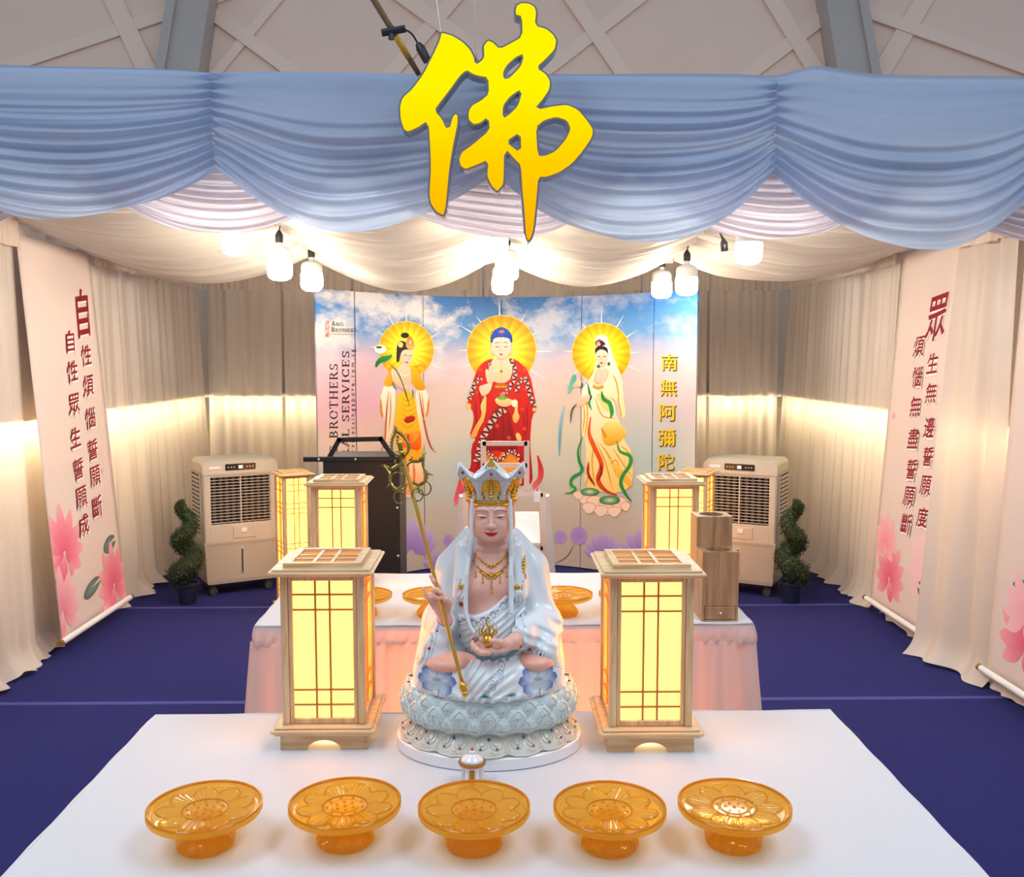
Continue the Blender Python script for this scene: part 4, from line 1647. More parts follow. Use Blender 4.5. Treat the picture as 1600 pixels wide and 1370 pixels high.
class Banner:
    """sheet hanging on a side wall; sg = -1 left, 1 right; a point is (Y, z)"""

    def __init__(self, label, sg, y0, y1, xt, xb):
        self.sg, self.y0, self.y1 = sg, y0, y1
        self.zt, self.zb = 2.32, 0.10
        self.b = -sg * (xb - xt) / (self.zt - self.zb) * -1
        self.xt, self.xb = xt, xb
        self.O = Vector((sg * xb, (y0 + y1) / 2, 0.0))
        self.t = thing('scroll_banner', label, 'banner', self.O)
        s = MB()
        s.grid(lambda u, v: self.pt(y0 + (y1 - y0) * u, self.zt - (self.zt - self.zb) * v), 16, 40)
        o = s.build('sheet', m_banner, self.t, smooth=True)
        md = o.modifiers.new('thickness', 'SOLIDIFY')
        md.thickness = 0.001
        md.offset = 0
        s = MB()
        x = -sg * 0.012
        s.tube([(x, y0 - .03 - self.O.y, self.zb), (x, y1 + .03 - self.O.y, self.zb)], .018, 14)
        s.build('bottom_rod', m_tube, self.t, smooth=True, angle=40)
        s = MB()
        for yy in (y0 - .055, y1 + .03):
            s.tube([(x, yy - self.O.y, self.zb), (x, yy + .025 - self.O.y, self.zb)], .0185, 14)
        s.build('rod_cap', m_brass, self.t, smooth=True, angle=40)
        self.v, self.f, self.c, self.lay = [], [], [], 0.0015

    def xw(self, z):
        q = (self.zt - z) / (self.zt - self.zb)
        return self.sg * (self.xt + (self.xb - self.xt) * q)

    def pt(self, y, z, off=0.0):
        wob = 0.006 * math.sin(5 * z + self.y0) * math.sin(PI * (y - self.y0) / (self.y1 - self.y0))
        return (self.xw(z) - self.sg * (off + wob) - self.O.x, y - self.O.y, z)

    def pix(self, px, py):
        r = ray(px, py)
        # x = A + B z
        B = (self.xw(1.0) - self.xw(0.0))
        A = self.xw(0.0)
        k = (A + B * CAM_Z) / (r.x - B * r.z)
        return r.y * k, CAM_Z + r.z * k

    def put(self, pts, faces, cols):
        o = len(self.v)
        for (y, z), c in zip(pts, cols):
            self.v.append(self.pt(min(max(y, self.y0 + .002), self.y1 - .002), z, self.lay))
            self.c.append((*s2l(c), 1))
        self.f += [tuple(i + o for i in f) for f in faces]
        self.lay += .00006

    def char(self, ch, px, py, hpx, aspect=1.15, col=(140, 26, 40)):
        y, z = self.pix(px, py)
        h = hpx * y / FPX
        v, f = text_shape(ch)
        k = h / (v[:, 1].max() - v[:, 1].min())
        w = .018 * h / .11 * .11
        for col_, dy, dz in (((250, 240, 236), .012, -.010), ((250, 240, 236), .016, -.014), (col, -w, 0), (col, w, 0), (col, 0, w), (col, 0, -w)):
            pts = [(y - self.sg * (a * k * aspect + .10 * b_ * k) + dy * (-self.sg) * .6, z + b_ * k + dz + .10 * a * k * (1 if self.sg < 0 else 1)) for a, b_ in v]
            self.put(pts, f, [col_] * len(pts))

    def petal(self, y, z, ang, L, w, c, c2):
        d, e = (math.cos(ang), math.sin(ang)), (-math.sin(ang), math.cos(ang))
        P = [(0, .05), (.25, .7), (.5, 1), (.75, .75), (1, .0), (.75, -.75), (.5, -1), (.25, -.7)]
        pts = smoothed([(y + d[0] * L * a + e[0] * w * b_, z + d[1] * L * a + e[1] * w * b_) for a, b_ in P], 1)
        v, f = fill_poly([pts])
        cols = []
        for q in v:
            t = min(1, math.hypot(q[0] - y, q[1] - z) / L)
            cols.append(tuple(c[i] + (c2[i] - c[i]) * t for i in range(3)))
        self.put(v, f, cols)

    def lotus(self, px, py, s, c=(226, 92, 124), c2=(246, 178, 184), n=9, spread=2.1):
        y, z = self.pix(px, py)
        for k in sorted(range(n), key=lambda k: -abs(k - (n - 1) / 2)):
            a = PI / 2 + spread * (k - (n - 1) / 2) / ((n - 1) / 2)
            self.petal(y, z, a, s * (1 - .25 * abs(k - (n - 1) / 2) / ((n - 1) / 2)), s * .17, c, c2)
        self.petal(y, z, -PI / 2 - .3, s * .55, s * .16, c2, c)
        self.build('printed_lotus')

    def pad(self, px, py, ry, rz, rot=.2, c=(92, 112, 104), c2=(128, 146, 138)):
        y, z = self.pix(px, py)
        n = 22
        pts = [(y, z)]
        for k in range(n):
            a = .25 + (2 * PI - .5) * k / (n - 1)
            dy, dz = ry * math.cos(a), rz * math.sin(a)
            pts.append((y + dy * math.cos(rot) - dz * math.sin(rot), z + dy * math.sin(rot) + dz * math.cos(rot)))
        self.put(pts, [(0, i, i + 1) for i in range(1, n)], [c2] + [c] * n)
        self.build('printed_leaf')

    def build(self, name):
        if not self.v:
            return
        me = bpy.data.meshes.new(name)
        me.from_pydata(self.v, [], self.f)
        a = me.color_attributes.new('paint', 'FLOAT_COLOR', 'POINT')
        a.data.foreach_set('color', [q for c in self.c for q in c])
        me.materials.append(m_bprint)
        add_obj(name, me, self.t)
        self.v, self.f, self.c = [], [], []


bn = Banner('long pale pink banner with red characters on the left curtain wall', -1, 5.17, 6.09, 2.555, 2.40)
bn.pad(170, 850, .10, .05, .2)
bn.pad(88, 905, .11, .055, .3)
bn.lotus(100, 865, .30)
bn.lotus(178, 915, .30)
bn.lotus(98, 958, .28, (230, 130, 150), (246, 200, 202))
bn.pad(143, 918, .12, .045, .25)
bn.petal(*bn.pix(112, 900), PI / 2, .09, .03, (236, 140, 160), (240, 160, 174))
bn.build('printed_petal')
for q in ((171, 728), (169, 715), (160, 740)):
    bn.petal(*bn.pix(*q), 1.2, .04, .02, (236, 190, 196), (236, 180, 190))
    bn.build('printed_petal')
for ch, px_, py_, h_ in (('自', 128, 489, 72), ('性', 133, 555, 31), ('煩', 137, 602, 31), ('惱', 141, 653, 31), ('誓', 145, 702, 30), ('願', 148, 743, 29), ('斷', 150, 791, 31),
                         ('自', 107, 533, 32), ('性', 111, 580, 31), ('眾', 115, 631, 31), ('生', 118, 683, 30), ('誓', 122, 732, 30), ('願', 125.5, 776, 30), ('成', 128, 819, 30)):
    bn.char(ch, px_, py_, h_, .82 if h_ > 50 else 1.15)
bn.build('red_lettering')

bn = Banner('long pale pink banner with red characters on the right curtain wall', 1, 5.19, 5.985, 2.575, 2.435)
bn.lotus(1390, 905, .27)
bn.lotus(1384, 850, .22, (240, 150, 165), (246, 196, 200))
bn.lotus(1452, 905, .34, (240, 190, 194), (242, 206, 204))
bn.pad(1448, 930, .12, .06, .3)
bn.petal(*bn.pix(1397, 655), 1.0, .05, .03, (236, 170, 180), (236, 180, 190))
bn.build('printed_petal')
for ch, px_, py_, h_ in (('眾', 1465, 497, 70), ('生', 1459, 567.5, 31), ('無', 1455.5, 614, 31), ('邊', 1452, 668, 32), ('誓', 1450, 713, 30), ('願', 1447, 758, 30), ('度', 1443, 808, 31),
                         ('煩', 1438.5, 541, 31), ('惱', 1435, 589, 31), ('無', 1431, 635, 31), ('盡', 1427, 685, 31), ('誓', 1425, 733, 31), ('願', 1422, 775, 30), ('斷', 1419, 818, 32)):
    bn.char(ch, px_, py_, h_, .86 if h_ > 50 else 1.1)
bn.build('red_lettering')

bn = Banner('pale banner with lotus print cropped at the right edge of the view', 1, 3.70, 4.59, 2.575, 2.47)
bn.pad(1597, 935, .1, .09, .3)
bn.lotus(1602, 1010, .30)
bn.lotus(1604, 965, .26, (240, 170, 180), (244, 200, 204))
bn.build('printed_petal')

# ================================================================== the hanging lit sign
SY = 4.06
K3 = 1370 / 400


def sgn(p, Y=SY):
    w = at(560 + p[0] / K3, p[1] / K3, Y)
    return (w.x, w.z)


OUT = [(438, 163), (500, 178), (560, 213), (605, 258), (628, 305), (632, 332), (652, 318), (664, 300), (660, 242), (690, 205), (725, 218), (757, 250), (805, 225), (868, 190), (866, 92), (836, 84), (830, 55), (840, 22), (870, 6), (915, 8), (950, 28), (962, 62), (955, 130), (1010, 145), (1050, 178), (1070, 215), (1060, 268), (1005, 325), (966, 360), (1010, 388), (1036, 430), (1032, 480), (995, 535), (960, 576),
       (1040, 558), (1120, 550), (1180, 578), (1230, 635), (1266, 690), (1260, 738), (1210, 812), (1150, 882), (1080, 930), (1010, 955), (972, 955), (966, 1030), (957, 1130), (946, 1230), (932, 1278), (907, 1300), (888, 1272), (880, 1150), (868, 1020), (860, 888), (835, 862), (790, 812), (788, 930), (785, 990), (744, 1036), (705, 1000), (678, 940), (686, 868), (640, 888), (572, 915), (538, 892), (528, 850), (545, 808), (600, 770),
       (692, 692), (688, 640), (655, 666), (612, 674), (580, 642), (580, 592), (602, 555), (650, 530), (688, 498), (685, 420), (640, 413), (602, 400), (580, 384), (550, 410), (500, 480), (450, 545), (418, 588), (455, 630), (479, 682), (495, 622), (515, 598), (540, 608), (541, 660), (516, 780), (496, 900), (482, 1050), (476, 1110), (461, 1164), (410, 1140), (377, 1090), (370, 1040), (378, 900), (374, 780), (365, 660),
       (320, 690), (266, 713), (236, 700), (216, 640), (212, 570), (227, 518), (282, 468), (340, 390), (390, 290), (425, 215)]
HOLES = [[(785, 385), (803, 352), (850, 310), (875, 300), (860, 350), (803, 408), (786, 412)], [(781, 618), (785, 565), (820, 520), (866, 489), (846, 560), (803, 603)], [(804, 758), (859, 721), (861, 802)],
         [(961, 682), (1000, 650), (1060, 634), (1110, 650), (1126, 690), (1100, 742), (1050, 800), (1000, 823), (969, 824)]]


def chaikin_lite(poly):
    q = []
    n = len(poly)
    for i, p in enumerate(poly):
        a, c = poly[i - 1], poly[(i + 1) % n]
        q.append((p[0] * .82 + a[0] * .18, p[1] * .82 + a[1] * .18))
        q.append((p[0] * .82 + c[0] * .18, p[1] * .82 + c[1] * .18))
    return q


def inset(poly, d):
    n = len(poly)
    out = []
    area = sum(poly[i][0] * poly[(i + 1) % n][1] - poly[(i + 1) % n][0] * poly[i][1] for i in range(n))
    sg = 1 if area > 0 else -1
    for i in range(n):
        a, p, c = Vector(poly[i - 1]), Vector(poly[i]), Vector(poly[(i + 1) % n])
        e1, e2 = (p - a).normalized(), (c - p).normalized()
        n1, n2 = Vector((-e1.y, e1.x)), Vector((-e2.y, e2.x))
        m_ = (n1 + n2)
        m_ = m_.normalized() if m_.length > 1e-6 else n1
        k = min(1.8, 1 / max(.4, m_.dot(n1)))
        out.append((p.x + m_.x * d * sg * k, p.y + m_.y * d * sg * k))
    return out


so = [sgn(p) for p in chaikin_lite(OUT)]
sh = [[sgn(p) for p in chaikin_lite(h)] for h in HOLES]
SZ = sgn((0, 1300))[1]
SO = Vector((0.0, SY, SZ))
sign = thing('hanging_sign', 'lit yellow brush-style Chinese character sign hanging before the blue valance', 'sign', SO)
m_chrome = mat('chrome_return', (0.32, 0.31, 0.30), 0.18, metal=1.0)


def sign_face():
    m = emit_mat('lit_yellow_face', (1.0, 0.6, 0.0), 1.15)
    nt = m.node_tree
    e = nt.nodes['Emission']
    tc = nt.nodes.new('ShaderNodeTexCoord')
    sp = nt.nodes.new('ShaderNodeSeparateXYZ')
    nt.links.new(tc.outputs['Object'], sp.inputs[0])
    r = nt.nodes.new('ShaderNodeValToRGB')
    r.color_ramp.elements[0].position = 0.0
    r.color_ramp.elements[0].color = (1.0, 0.34, 0.0, 1)
    r.color_ramp.elements[1].position = 0.62
    r.color_ramp.elements[1].color = (1.0, 0.74, 0.0, 1)
    q = r.color_ramp.elements.new(.34)
    q.color = (1.0, 0.52, 0.0, 1)
    dv = nt.nodes.new('ShaderNodeMath')
    dv.operation = 'DIVIDE'
    dv.inputs[1].default_value = 1.03
    nt.links.new(sp.outputs['Z'], dv.inputs[0])
    nt.links.new(dv.outputs[0], r.inputs[0])
    nt.links.new(r.outputs[0], e.inputs[0])
    return m


f_ = lambda a, c, d: (a - SO.x, d - SO.y, c - SO.z)
b = MB()
b.prism(so, SY + .006, SY + .085, fn=f_, holes=sh)
b.build('metal_return', m_chrome, sign)
b = MB()
b.prism(inset(so, .0085), SY - .001, SY + .005, fn=f_, holes=[inset(h, -.0085) for h in sh])
b.build('lit_face', sign_face(), sign)
b = MB()
for (p_, q_) in (((632, 330), (600, -40)), ((850, 90), (850, -40)), ((440, 170), (330, -40))):
    a, c = sgn(p_, SY + .05), sgn(q_, SY + .05)
    b.tube([(a[0], .05, a[1] - SZ), (c[0], .05, c[1] - SZ + .5)], .0016, 5)
b.build('suspension_wire', mat('steel_wire', (.5, .5, .5), .3, metal=1), sign)
for p_ in ((365, 1092), (975, 1090), (668, 968), (948, 1270), (852, 1095), (520, 830)):
    a = sgn(p_)
    b = MB()
    b.M = Matrix.Translation((a[0], .03, a[1] - SZ))
    b.tube([(.006 * math.cos(t), 0, .006 * math.sin(t)) for t in [2 * PI * k / 10 for k in range(10)]], .0014, 5, closed=True)
    b.build('eyelet', mat('steel_wire', (.5, .5, .5), .3, metal=1), sign)

# the pole it hangs by, with a taped joint and a dangling plug
m_bam = mat('bamboo', s2l((120, 92, 62)), 0.5, noise=(60, .25))
m_tape = mat('yellow_tape', s2l((206, 160, 40)), 0.5)
m_blk = mat('black_plastic', (0.012, 0.012, 0.014), 0.4)
a, c = at(655, 117, 4.25), at(560, -40, 4.05)
pole = thing('bamboo_pole', 'slim brown bamboo pole above the valance beside the lit sign', 'pole', a)
d = (c - a)
b = MB()
pts = [d * k for k in (0, .12, .25, .4, .42, .55, .7, .85, 1, 1.3)]
b.tube(pts, [.011, .0125, .012, .0135, .0145, .013, .0135, .0125, .013, .012], 10)
b.build('shaft', m_bam, pole, smooth=True)
b = MB()
b.tube([d * .18, d * .40], [.0135, .015], 10)
b.build('tape_wrap', m_tape, pole, smooth=True)
q = at(612, 51, 4.13) - a
b = MB()
b.tube([q + Vector((-.04, -.02, -.008)), q + Vector((.06, -.02, .01))], .016, 8)
b.tube([q + Vector((0, -.02, .02)), q + Vector((0, -.02, -.035))], .012, 8)
b.build('clamp', m_blk, pole, smooth=True, angle=40)
b = MB()
e = at(653, 68, 4.15) - a
b.tube(spline([tuple(q + Vector((.05, -.02, .01))), tuple(q + Vector((.085, -.02, -.01))), tuple(e)], 6), .004, 6)
b.tube([e, at(657, 75, 4.15) - a, at(668, 96, 4.15) - a], [.012, .02, .018], 8)
b.build('cable_plug', m_blk, pole, smooth=True, angle=50)

# ================================================================== bulbs under the ceiling cloth
m_bulb = emit_mat('lit_bulb', (1.0, 0.90, 0.76), 95.0)
m_hous = mat('bulb_housing', (0.72, 0.72, 0.70), 0.35)


def make_bulb(cord=0.1):
    t = thing('led_bulb', '', 'bulb', group='hanging bulbs under the ceiling cloth')
    b = MB()
    b.lathe([(.004, -.105), (.035, -.104), (.058, -.092), (.067, -.072), (.0675, -.03), (.0665, 0.0)], 24, cap=True)
    b.build('diffuser', m_bulb, t, smooth=True, angle=60)
    b = MB()
    b.lathe([(.0655, .001), (.0655, .045), (.060, .062), (.042, .074), (.020, .080), (.017, .092), (.017, .1)], 24)
    b.build('housing', m_hous, t, smooth=True, angle=50)
    b = MB()
    b.lathe([(.021, .1), (.022, .12), (.022, .142), (.012, .16), (.006, .168)], 14)
    b.build('socket', m_blk, t, smooth=True, angle=50)
    b = MB()
    b.tube(spline([(0, 0, .165), (.008, 0, .165 + cord * .4), (.004, 0, .165 + cord * .8)], 5), .004, 6)
    b.lathe([(.012, .165 + cord * .75), (.018, .17 + cord * .8), (.016, .165 + cord), (.008, .17 + cord)], 10)
    b.build('cord', m_blk, t, smooth=True)
    return t


B0 = make_bulb()
bulbs = [(368, 366, 4.78, 'bulb hanging at the left, nearest the valance'), (437, 408, 5.3, 'middle one of the three bulbs hanging at the left'), (487, 428, 5.9, 'rearmost of the three bulbs hanging at the left'),
         (773, 372, 4.85, 'bulb hanging below the lit sign, nearest the valance'), (792, 411, 5.6, 'middle one of the three bulbs hanging below the lit sign'), (785, 434, 6.1, 'lowest of the three bulbs hanging below the lit sign'),
         (1170, 380, 4.78, 'bulb hanging at the right, nearest the valance'), (1073, 434, 5.8, 'bulb hanging over the right end of the printed backdrop'), (1034, 441, 6.35, 'rearmost bulb hanging at the right, over the blue backdrop top')]
for i, (px_, py_, Y, lab) in enumerate(bulbs):
    o = B0 if i == 0 else copy_tree(B0)
    o.location = at(px_, py_, Y)
    o['label'] = lab
s_ = thing('lamp_socket', 'empty black lamp socket dangling beside the right bulbs', 'socket', at(1131, 388, 5.1))
b = MB()
b.tube([(.004, 0, -.015), (0, 0, .03), (-.006, 0, .05), (-.02, 0, .075), (-.03, 0, .12)], [.02, .02, .008, .004, .004], 10)
b.build('socket_body', m_blk, s_, smooth=True)

# ================================================================== air coolers
m_grey = mat('warm_grey_plastic', s2l((196, 190, 174)), 0.5, noise=(30, .03))
m_grey2 = mat('grey_tank_plastic', s2l((178, 172, 156)), 0.5, noise=(30, .03))
m_dark = mat('dark_window_and_shade', (0.02, 0.02, 0.022), 0.7)
m_slat = mat('light_slat', s2l((196, 188, 176)), 0.4)
m_screen = mat('control_screen', (0.01, 0.01, 0.014), 0.15)
m_white = mat('white_plastic', (0.8, 0.8, 0.78), 0.4)


def make_cooler():
    t = thing('air_cooler', '', 'air cooler', group='grey air coolers in the back corners')
    w, d, h = .51, .35, .955
    hw, hd = w / 2, d / 2
    zt = .37
    b = MB()
    # open-fronted shell: side walls, back, top, front border
    b.box(-hw, -hw + .05, -hd, hd, zt, .87, .008)
    b.box(hw - .05, hw, -hd, hd, zt, .87, .008)
    b.box(-hw + .045, hw - .045, hd - .05, hd, zt, .87)
    b.box(-hw + .04, hw - .04, -hd, -hd + .09, zt, .505, .004)
    b.box(-hw + .04, hw - .04, -hd, -hd + .09, .84, .88, .003)
    b.build('body_shell', m_grey, t)
    b = MB()
    b.grid(lambda u, v: None or [(-hw - .004, .85), (-hw - .004, .93), (-hw + .02, .95), (hw - .02, .95), (hw + .004, .93), (hw + .004, .85)][int(round(u * 5))] and
           ([-hw - .004, -hw - .004, -hw + .02, hw - .02, hw + .004, hw + .004][int(round(u * 5))], -hd - .006 + (d + .01) * v, [.868, .93, .955, .955, .93, .868][int(round(u * 5))] - (.012 if v < .01 else 0)), 5, 6)
    for s in (0, 1):
        y = -hd - .006 if s == 0 else hd + .004
        dz = .012 if s == 0 else 0
        b._add([(-hw - .004, y, .868 - dz), (hw + .004, y, .868 - dz), (hw + .004, y, .93 - dz), (hw - .02, y, .955 - dz), (-hw + .02, y, .955 - dz), (-hw - .004, y, .93 - dz)], [(0, 1, 2, 3, 4, 5)])
    b.build('top_cover', m_grey, t)
    b = MB()
    b.box(-hw + .052, hw - .052, -hd + .06, -hd + .068, .5, .845)
    b.build('grille_shade', m_dark, t)  # near-black sheet standing in for the shade inside the cooler
    for k in range(16):
        b = MB()
        z = .517 + .0213 * k
        b.box(-hw + .05, hw - .05, -hd + .004, -hd + .016, z - .0018, z + .0018)
        b.build('grille_slat', m_slat, t)
    for k in range(9):
        b = MB()
        x = -hw + .08 + (w - .16) * k / 8
        b.box(x - .010, x + .010, -hd + .03, -hd + .05, .506, .838)
        b.build('air_vane', mat('dark_vane', (0.10, 0.095, 0.09), 0.5), t)
    b = MB()
    b.box(-.004, .004, -hd + .002, -hd + .008, .505, .84)
    b.build('grille_rib', m_slat, t)
    b = MB()
    b.box(-.105, .105, -hd - .012, -hd - .005, .882, .926, .004)
    sc_ = b.build('control_panel', m_screen, t)
    b = MB()
    b.box(-.014, .014, -hd - .0135, -hd - .012, .893, .915)
    b.build('panel_display', emit_mat('panel_display', (.75, .88, 1.0), 1.2), sc_)
    for x in (-.085, -.065, -.045, .045, .065, .085):
        b = MB()
        b.box(x - .003, x + .003, -hd - .0135, -hd - .012, .901, .907)
        b.build('indicator_light', emit_mat('panel_display', (.75, .88, 1.0), 1.2), sc_)
    b = MB()
    b.box(-.215, -.135, -hd - .009, -hd - .005, .893, .913, .002)
    b.build('name_plate', m_white, t)
    b = MB()
    b.box(-.06, .10, -hd - .006, -hd + .002, .40, .485, .003)
    dr = b.build('filler_door', m_grey, t)
    b = MB()
    b.box(-.005, .035, -hd - .012, -hd - .005, .44, .472, .003)
    b.build('door_latch', m_white, dr)
    # water tank, a little tapered
    b = MB()
    vs = []
    for z, k in ((.085, .93), (.11, .955), (.355, 1.0), (.372, 1.02), (.385, 1.02)):
        vs += [(-hw * k, -hd * k, z), (hw * k, -hd * k, z), (hw * k, hd * k, z), (-hw * k, hd * k, z)]
    fs = [(3, 2, 1, 0), (16, 17, 18, 19)]
    for i in range(4):
        for j in range(4):
            fs.append((i * 4 + j, i * 4 + (j + 1) % 4, i * 4 + 4 + (j + 1) % 4, i * 4 + 4 + j))
    b._add(vs, fs)
    b.build('water_tank', m_grey2, t)
    b = MB()
    b.box(-.022, .022, -hd - .001, -hd + .03, .14, .35, .012)
    gz = b.build('gauge_frame', m_grey, t)
    b = MB()
    b.box(-.008, .008, -hd - .003, -hd + .01, .155, .325, .004)
    b.build('gauge_window', m_dark, gz)
    # louvred side
    for s in (-1, 1):
        b = MB()
        b.box(s * hw - .001 if s > 0 else -hw - .012, hw + .012 if s > 0 else -hw + .001, -hd + .05, hd - .02, .40, .86, .003)
        b.build('side_panel', m_grey, t)
        for k in range(15):
            b = MB()
            z = .42 + .029 * k
            b.box(s * (hw + .006), s * (hw + .018), -hd + .075, hd - .04, z, z + .017) if s > 0 else b.box(-hw - .018, -hw - .006, -hd + .075, hd - .04, z, z + .017)
            b.build('side_louvre', m_slat, t)
            b = MB()
            x0, x1 = (hw + .011, hw + .0135) if s > 0 else (-hw - .0135, -hw - .011)
            b.box(x0, x1, -hd + .075, hd - .04, z + .017, z + .029)
            b.build('louvre_shade', m_dark, t)  # solid dark strip: shade between the louvres, put in as colour
    for sx in (-1, 1):
        for sy in (-1, 1):
            b = MB()
            x, y = sx * (hw - .06), sy * (hd - .05)
            b.M = Matrix.Translation((x, y, .03)) @ Matrix.Rotation(PI / 2, 4, 'X')
            b.lathe([(.008, -.013), (.026, -.012), (.03, -.006), (.03, .006), (.026, .012), (.008, .013)], 18)
            b.M = None
            b.lathe([(.02, 0), (.02, .02), (.01, .03)], 10, c=(x, y + .008, .058))
            b.build('caster', mat('caster_rubber', (.05, .05, .055), .4), t, smooth=True, angle=40)
    return t


K0 = make_cooler()
K0.location = (-1.864, 6.757, 0.0005)
K0.rotation_euler = (0, 0, math.radians(29))
K0['label'] = 'grey air cooler beside the spiral topiary in the left back corner'
c_ = copy_tree(K0)
c_.location = (1.787, 6.657, 0.0005)
c_.rotation_euler = (0, 0, math.radians(-29))
c_['label'] = 'grey air cooler beside the spiral topiary in the right back corner'

# ================================================================== spiral topiaries
m_leaf = mat('boxwood_leaf', s2l((54, 76, 38)), 0.5, noise=(90, .55))
m_core = mat('twig_core', s2l((34, 46, 22)), 0.8)
m_pot = mat('navy_pot', s2l((34, 40, 60)), 0.35)


def make_topiary(label, loc, ph, hand, seed, hgt=.745):
    t = thing('spiral_topiary', label, 'plant', loc, 0, 'spiral topiaries')
    b = MB()
    b.lathe([(.05, .0), (.052, .004), (.07, .125), (.078, .128), (.079, .145), (.07, .146), (.066, .13), (.002, .128)], 24)
    b.build('pot', m_pot, t, smooth=True, angle=40)
    r = rnd(seed)
    path = []
    for k in range(61):
        q = k / 60
        a = ph + hand * 2 * PI * 2.35 * q
        rr = .052 * (1 - .45 * q)
        path.append((rr * math.cos(a), rr * math.sin(a), .17 + (hgt - .2) * q))
    rad = [.094 * (1 - .62 * (k / 60)) * (1 if k < 54 else (1 - (k - 54) / 7.5)) for k in range(61)]
    b = MB()
    b.tube(path, [x * .8 for x in rad], 10)
    b.tube([(0, 0, .12), (0, 0, .25)], .012, 6)
    b.build('stem', m_core, t, smooth=True)
    vs, fs = [], []
    for _ in range(6500):
        q = r.random() ** .9
        k = min(59, int(q * 60))
        p = Vector(path[k])
        n = Vector((r.gauss(0, 1), r.gauss(0, 1), r.gauss(0, 1))).normalized()
        c = p + n * rad[k] * r.uniform(.78, 1.1)
        u = Vector((r.gauss(0, 1), r.gauss(0, 1), r.gauss(0, 1)))
        u = (u - n * u.dot(n) * .4).normalized()
        w = u.cross(n + Vector((r.uniform(-.5, .5),) * 3)).normalized()
        L, ww = r.uniform(.007, .011), r.uniform(.003, .0045)
        o = len(vs)
        vs += [c - u * L, c + w * ww, c + u * L, c - w * ww]
        fs.append((o, o + 1, o + 2, o + 3))
    me = bpy.data.meshes.new('foliage')
    me.from_pydata([tuple(v) for v in vs], [], fs)
    me.materials.append(m_leaf)
    tag(add_obj('foliage', me, t), kind='stuff')


make_topiary('potted spiral topiary standing left of the left air cooler', (-2.085, 6.34, .0005), 2.6, 1, 5)
make_topiary('potted spiral topiary standing right of the right air cooler', (2.015, 6.29, .0005), .4, -1, 6)

# ================================================================== black cart, step ladder, stepped box, censer
m_cart = mat('black_steel', (0.011, 0.010, 0.010), 0.45, spec=0.4)
m_alu = mat('brushed_aluminium', (0.72, 0.71, 0.69), 0.34, metal=1.0)
m_wht = mat('white_painted', (0.82, 0.82, 0.80), 0.45)
CY = 4.52
cx_ = at(565, 800, CY).x
cart = thing('steel_cart', 'black metal cart with a trapezoid handle behind the rear table', 'cart', (cx_, CY + .17, 0))
b = MB()
b.box(-.183, .183, -.17, .17, .10, 1.185, .006)
b.build('cabinet', m_cart, cart)
b = MB()
b.box(-.275, .19, -.176, -.15, 1.168, 1.192, .003)
b.build('side_bar', m_cart, cart)
b = MB()
hp = [(-.158, -.150, 1.18), (-.105, -.150, 1.272), (.095, -.150, 1.276), (.158, -.150, 1.18)]
for i in range(3):
    p_, q_ = Vector(hp[i]), Vector(hp[i + 1])
    u = (q_ - p_).normalized()
    n = Vector((-u.z, 0, u.x)) * .011
    b._add([p_ + n + Vector((0, -.01, 0)) - u * .008, q_ + n + Vector((0, -.01, 0)) + u * .008, q_ - n + Vector((0, -.01, 0)) + u * .008, p_ - n + Vector((0, -.01, 0)) - u * .008,
            p_ + n + Vector((0, .01, 0)) - u * .008, q_ + n + Vector((0, .01, 0)) + u * .008, q_ - n + Vector((0, .01, 0)) + u * .008, p_ - n + Vector((0, .01, 0)) - u * .008],
           [(0, 1, 2, 3), (7, 6, 5, 4), (0, 4, 5, 1), (1, 5, 6, 2), (2, 6, 7, 3), (3, 7, 4, 0)])
b.build('handle', m_cart, cart)
for x, z in ((-.20, 1.18), (-.025, 1.18), (.172, .945), (.174, .71), (-.17, .945), (-.17, .71)):
    b = MB()
    b.ball((x, -.177, z), .0065, 8, 6, (1, .5, 1))
    b.build('rivet', m_alu, cart, smooth=True)
for sx in (-1, 1):
    for sy in (-1, 1):
        b = MB()
        b.M = Matrix.Translation((sx * .14, sy * .12, .045)) @ Matrix.Rotation(PI / 2, 4, 'X')
        b.lathe([(.01, -.014), (.045, -.012), (.045, .012), (.01, .014)], 16)
        b.M = None
        b.box(sx * .14 - .012, sx * .14 + .012, sy * .12 - .02, sy * .12 + .02, .06, .102)
        b.build('caster', m_blk, cart, smooth=True, angle=40)

LY = 4.62
lx = at(788, 800, LY).x
lad = thing('step_ladder', 'aluminium folding step ladder with white treads behind the statue', 'ladder', (lx, LY, 0))


def bar(b, p_, q_, w=.012, d_=.008):
    p_, q_ = Vector(p_), Vector(q_)
    u = (q_ - p_).normalized()
    s = u.cross(Vector((0, 1, 0)))
    if s.length < .1:
        s = Vector((1, 0, 0))
    s = s.normalized() * w
    n = u.cross(s).normalized() * d_
    b._add([p_ + s + n, p_ - s + n, p_ - s - n, p_ + s - n, q_ + s + n, q_ - s + n, q_ - s - n, q_ + s - n], [(0, 1, 2, 3), (7, 6, 5, 4), (0, 4, 5, 1), (1, 5, 6, 2), (2, 6, 7, 3), (3, 7, 4, 0)])


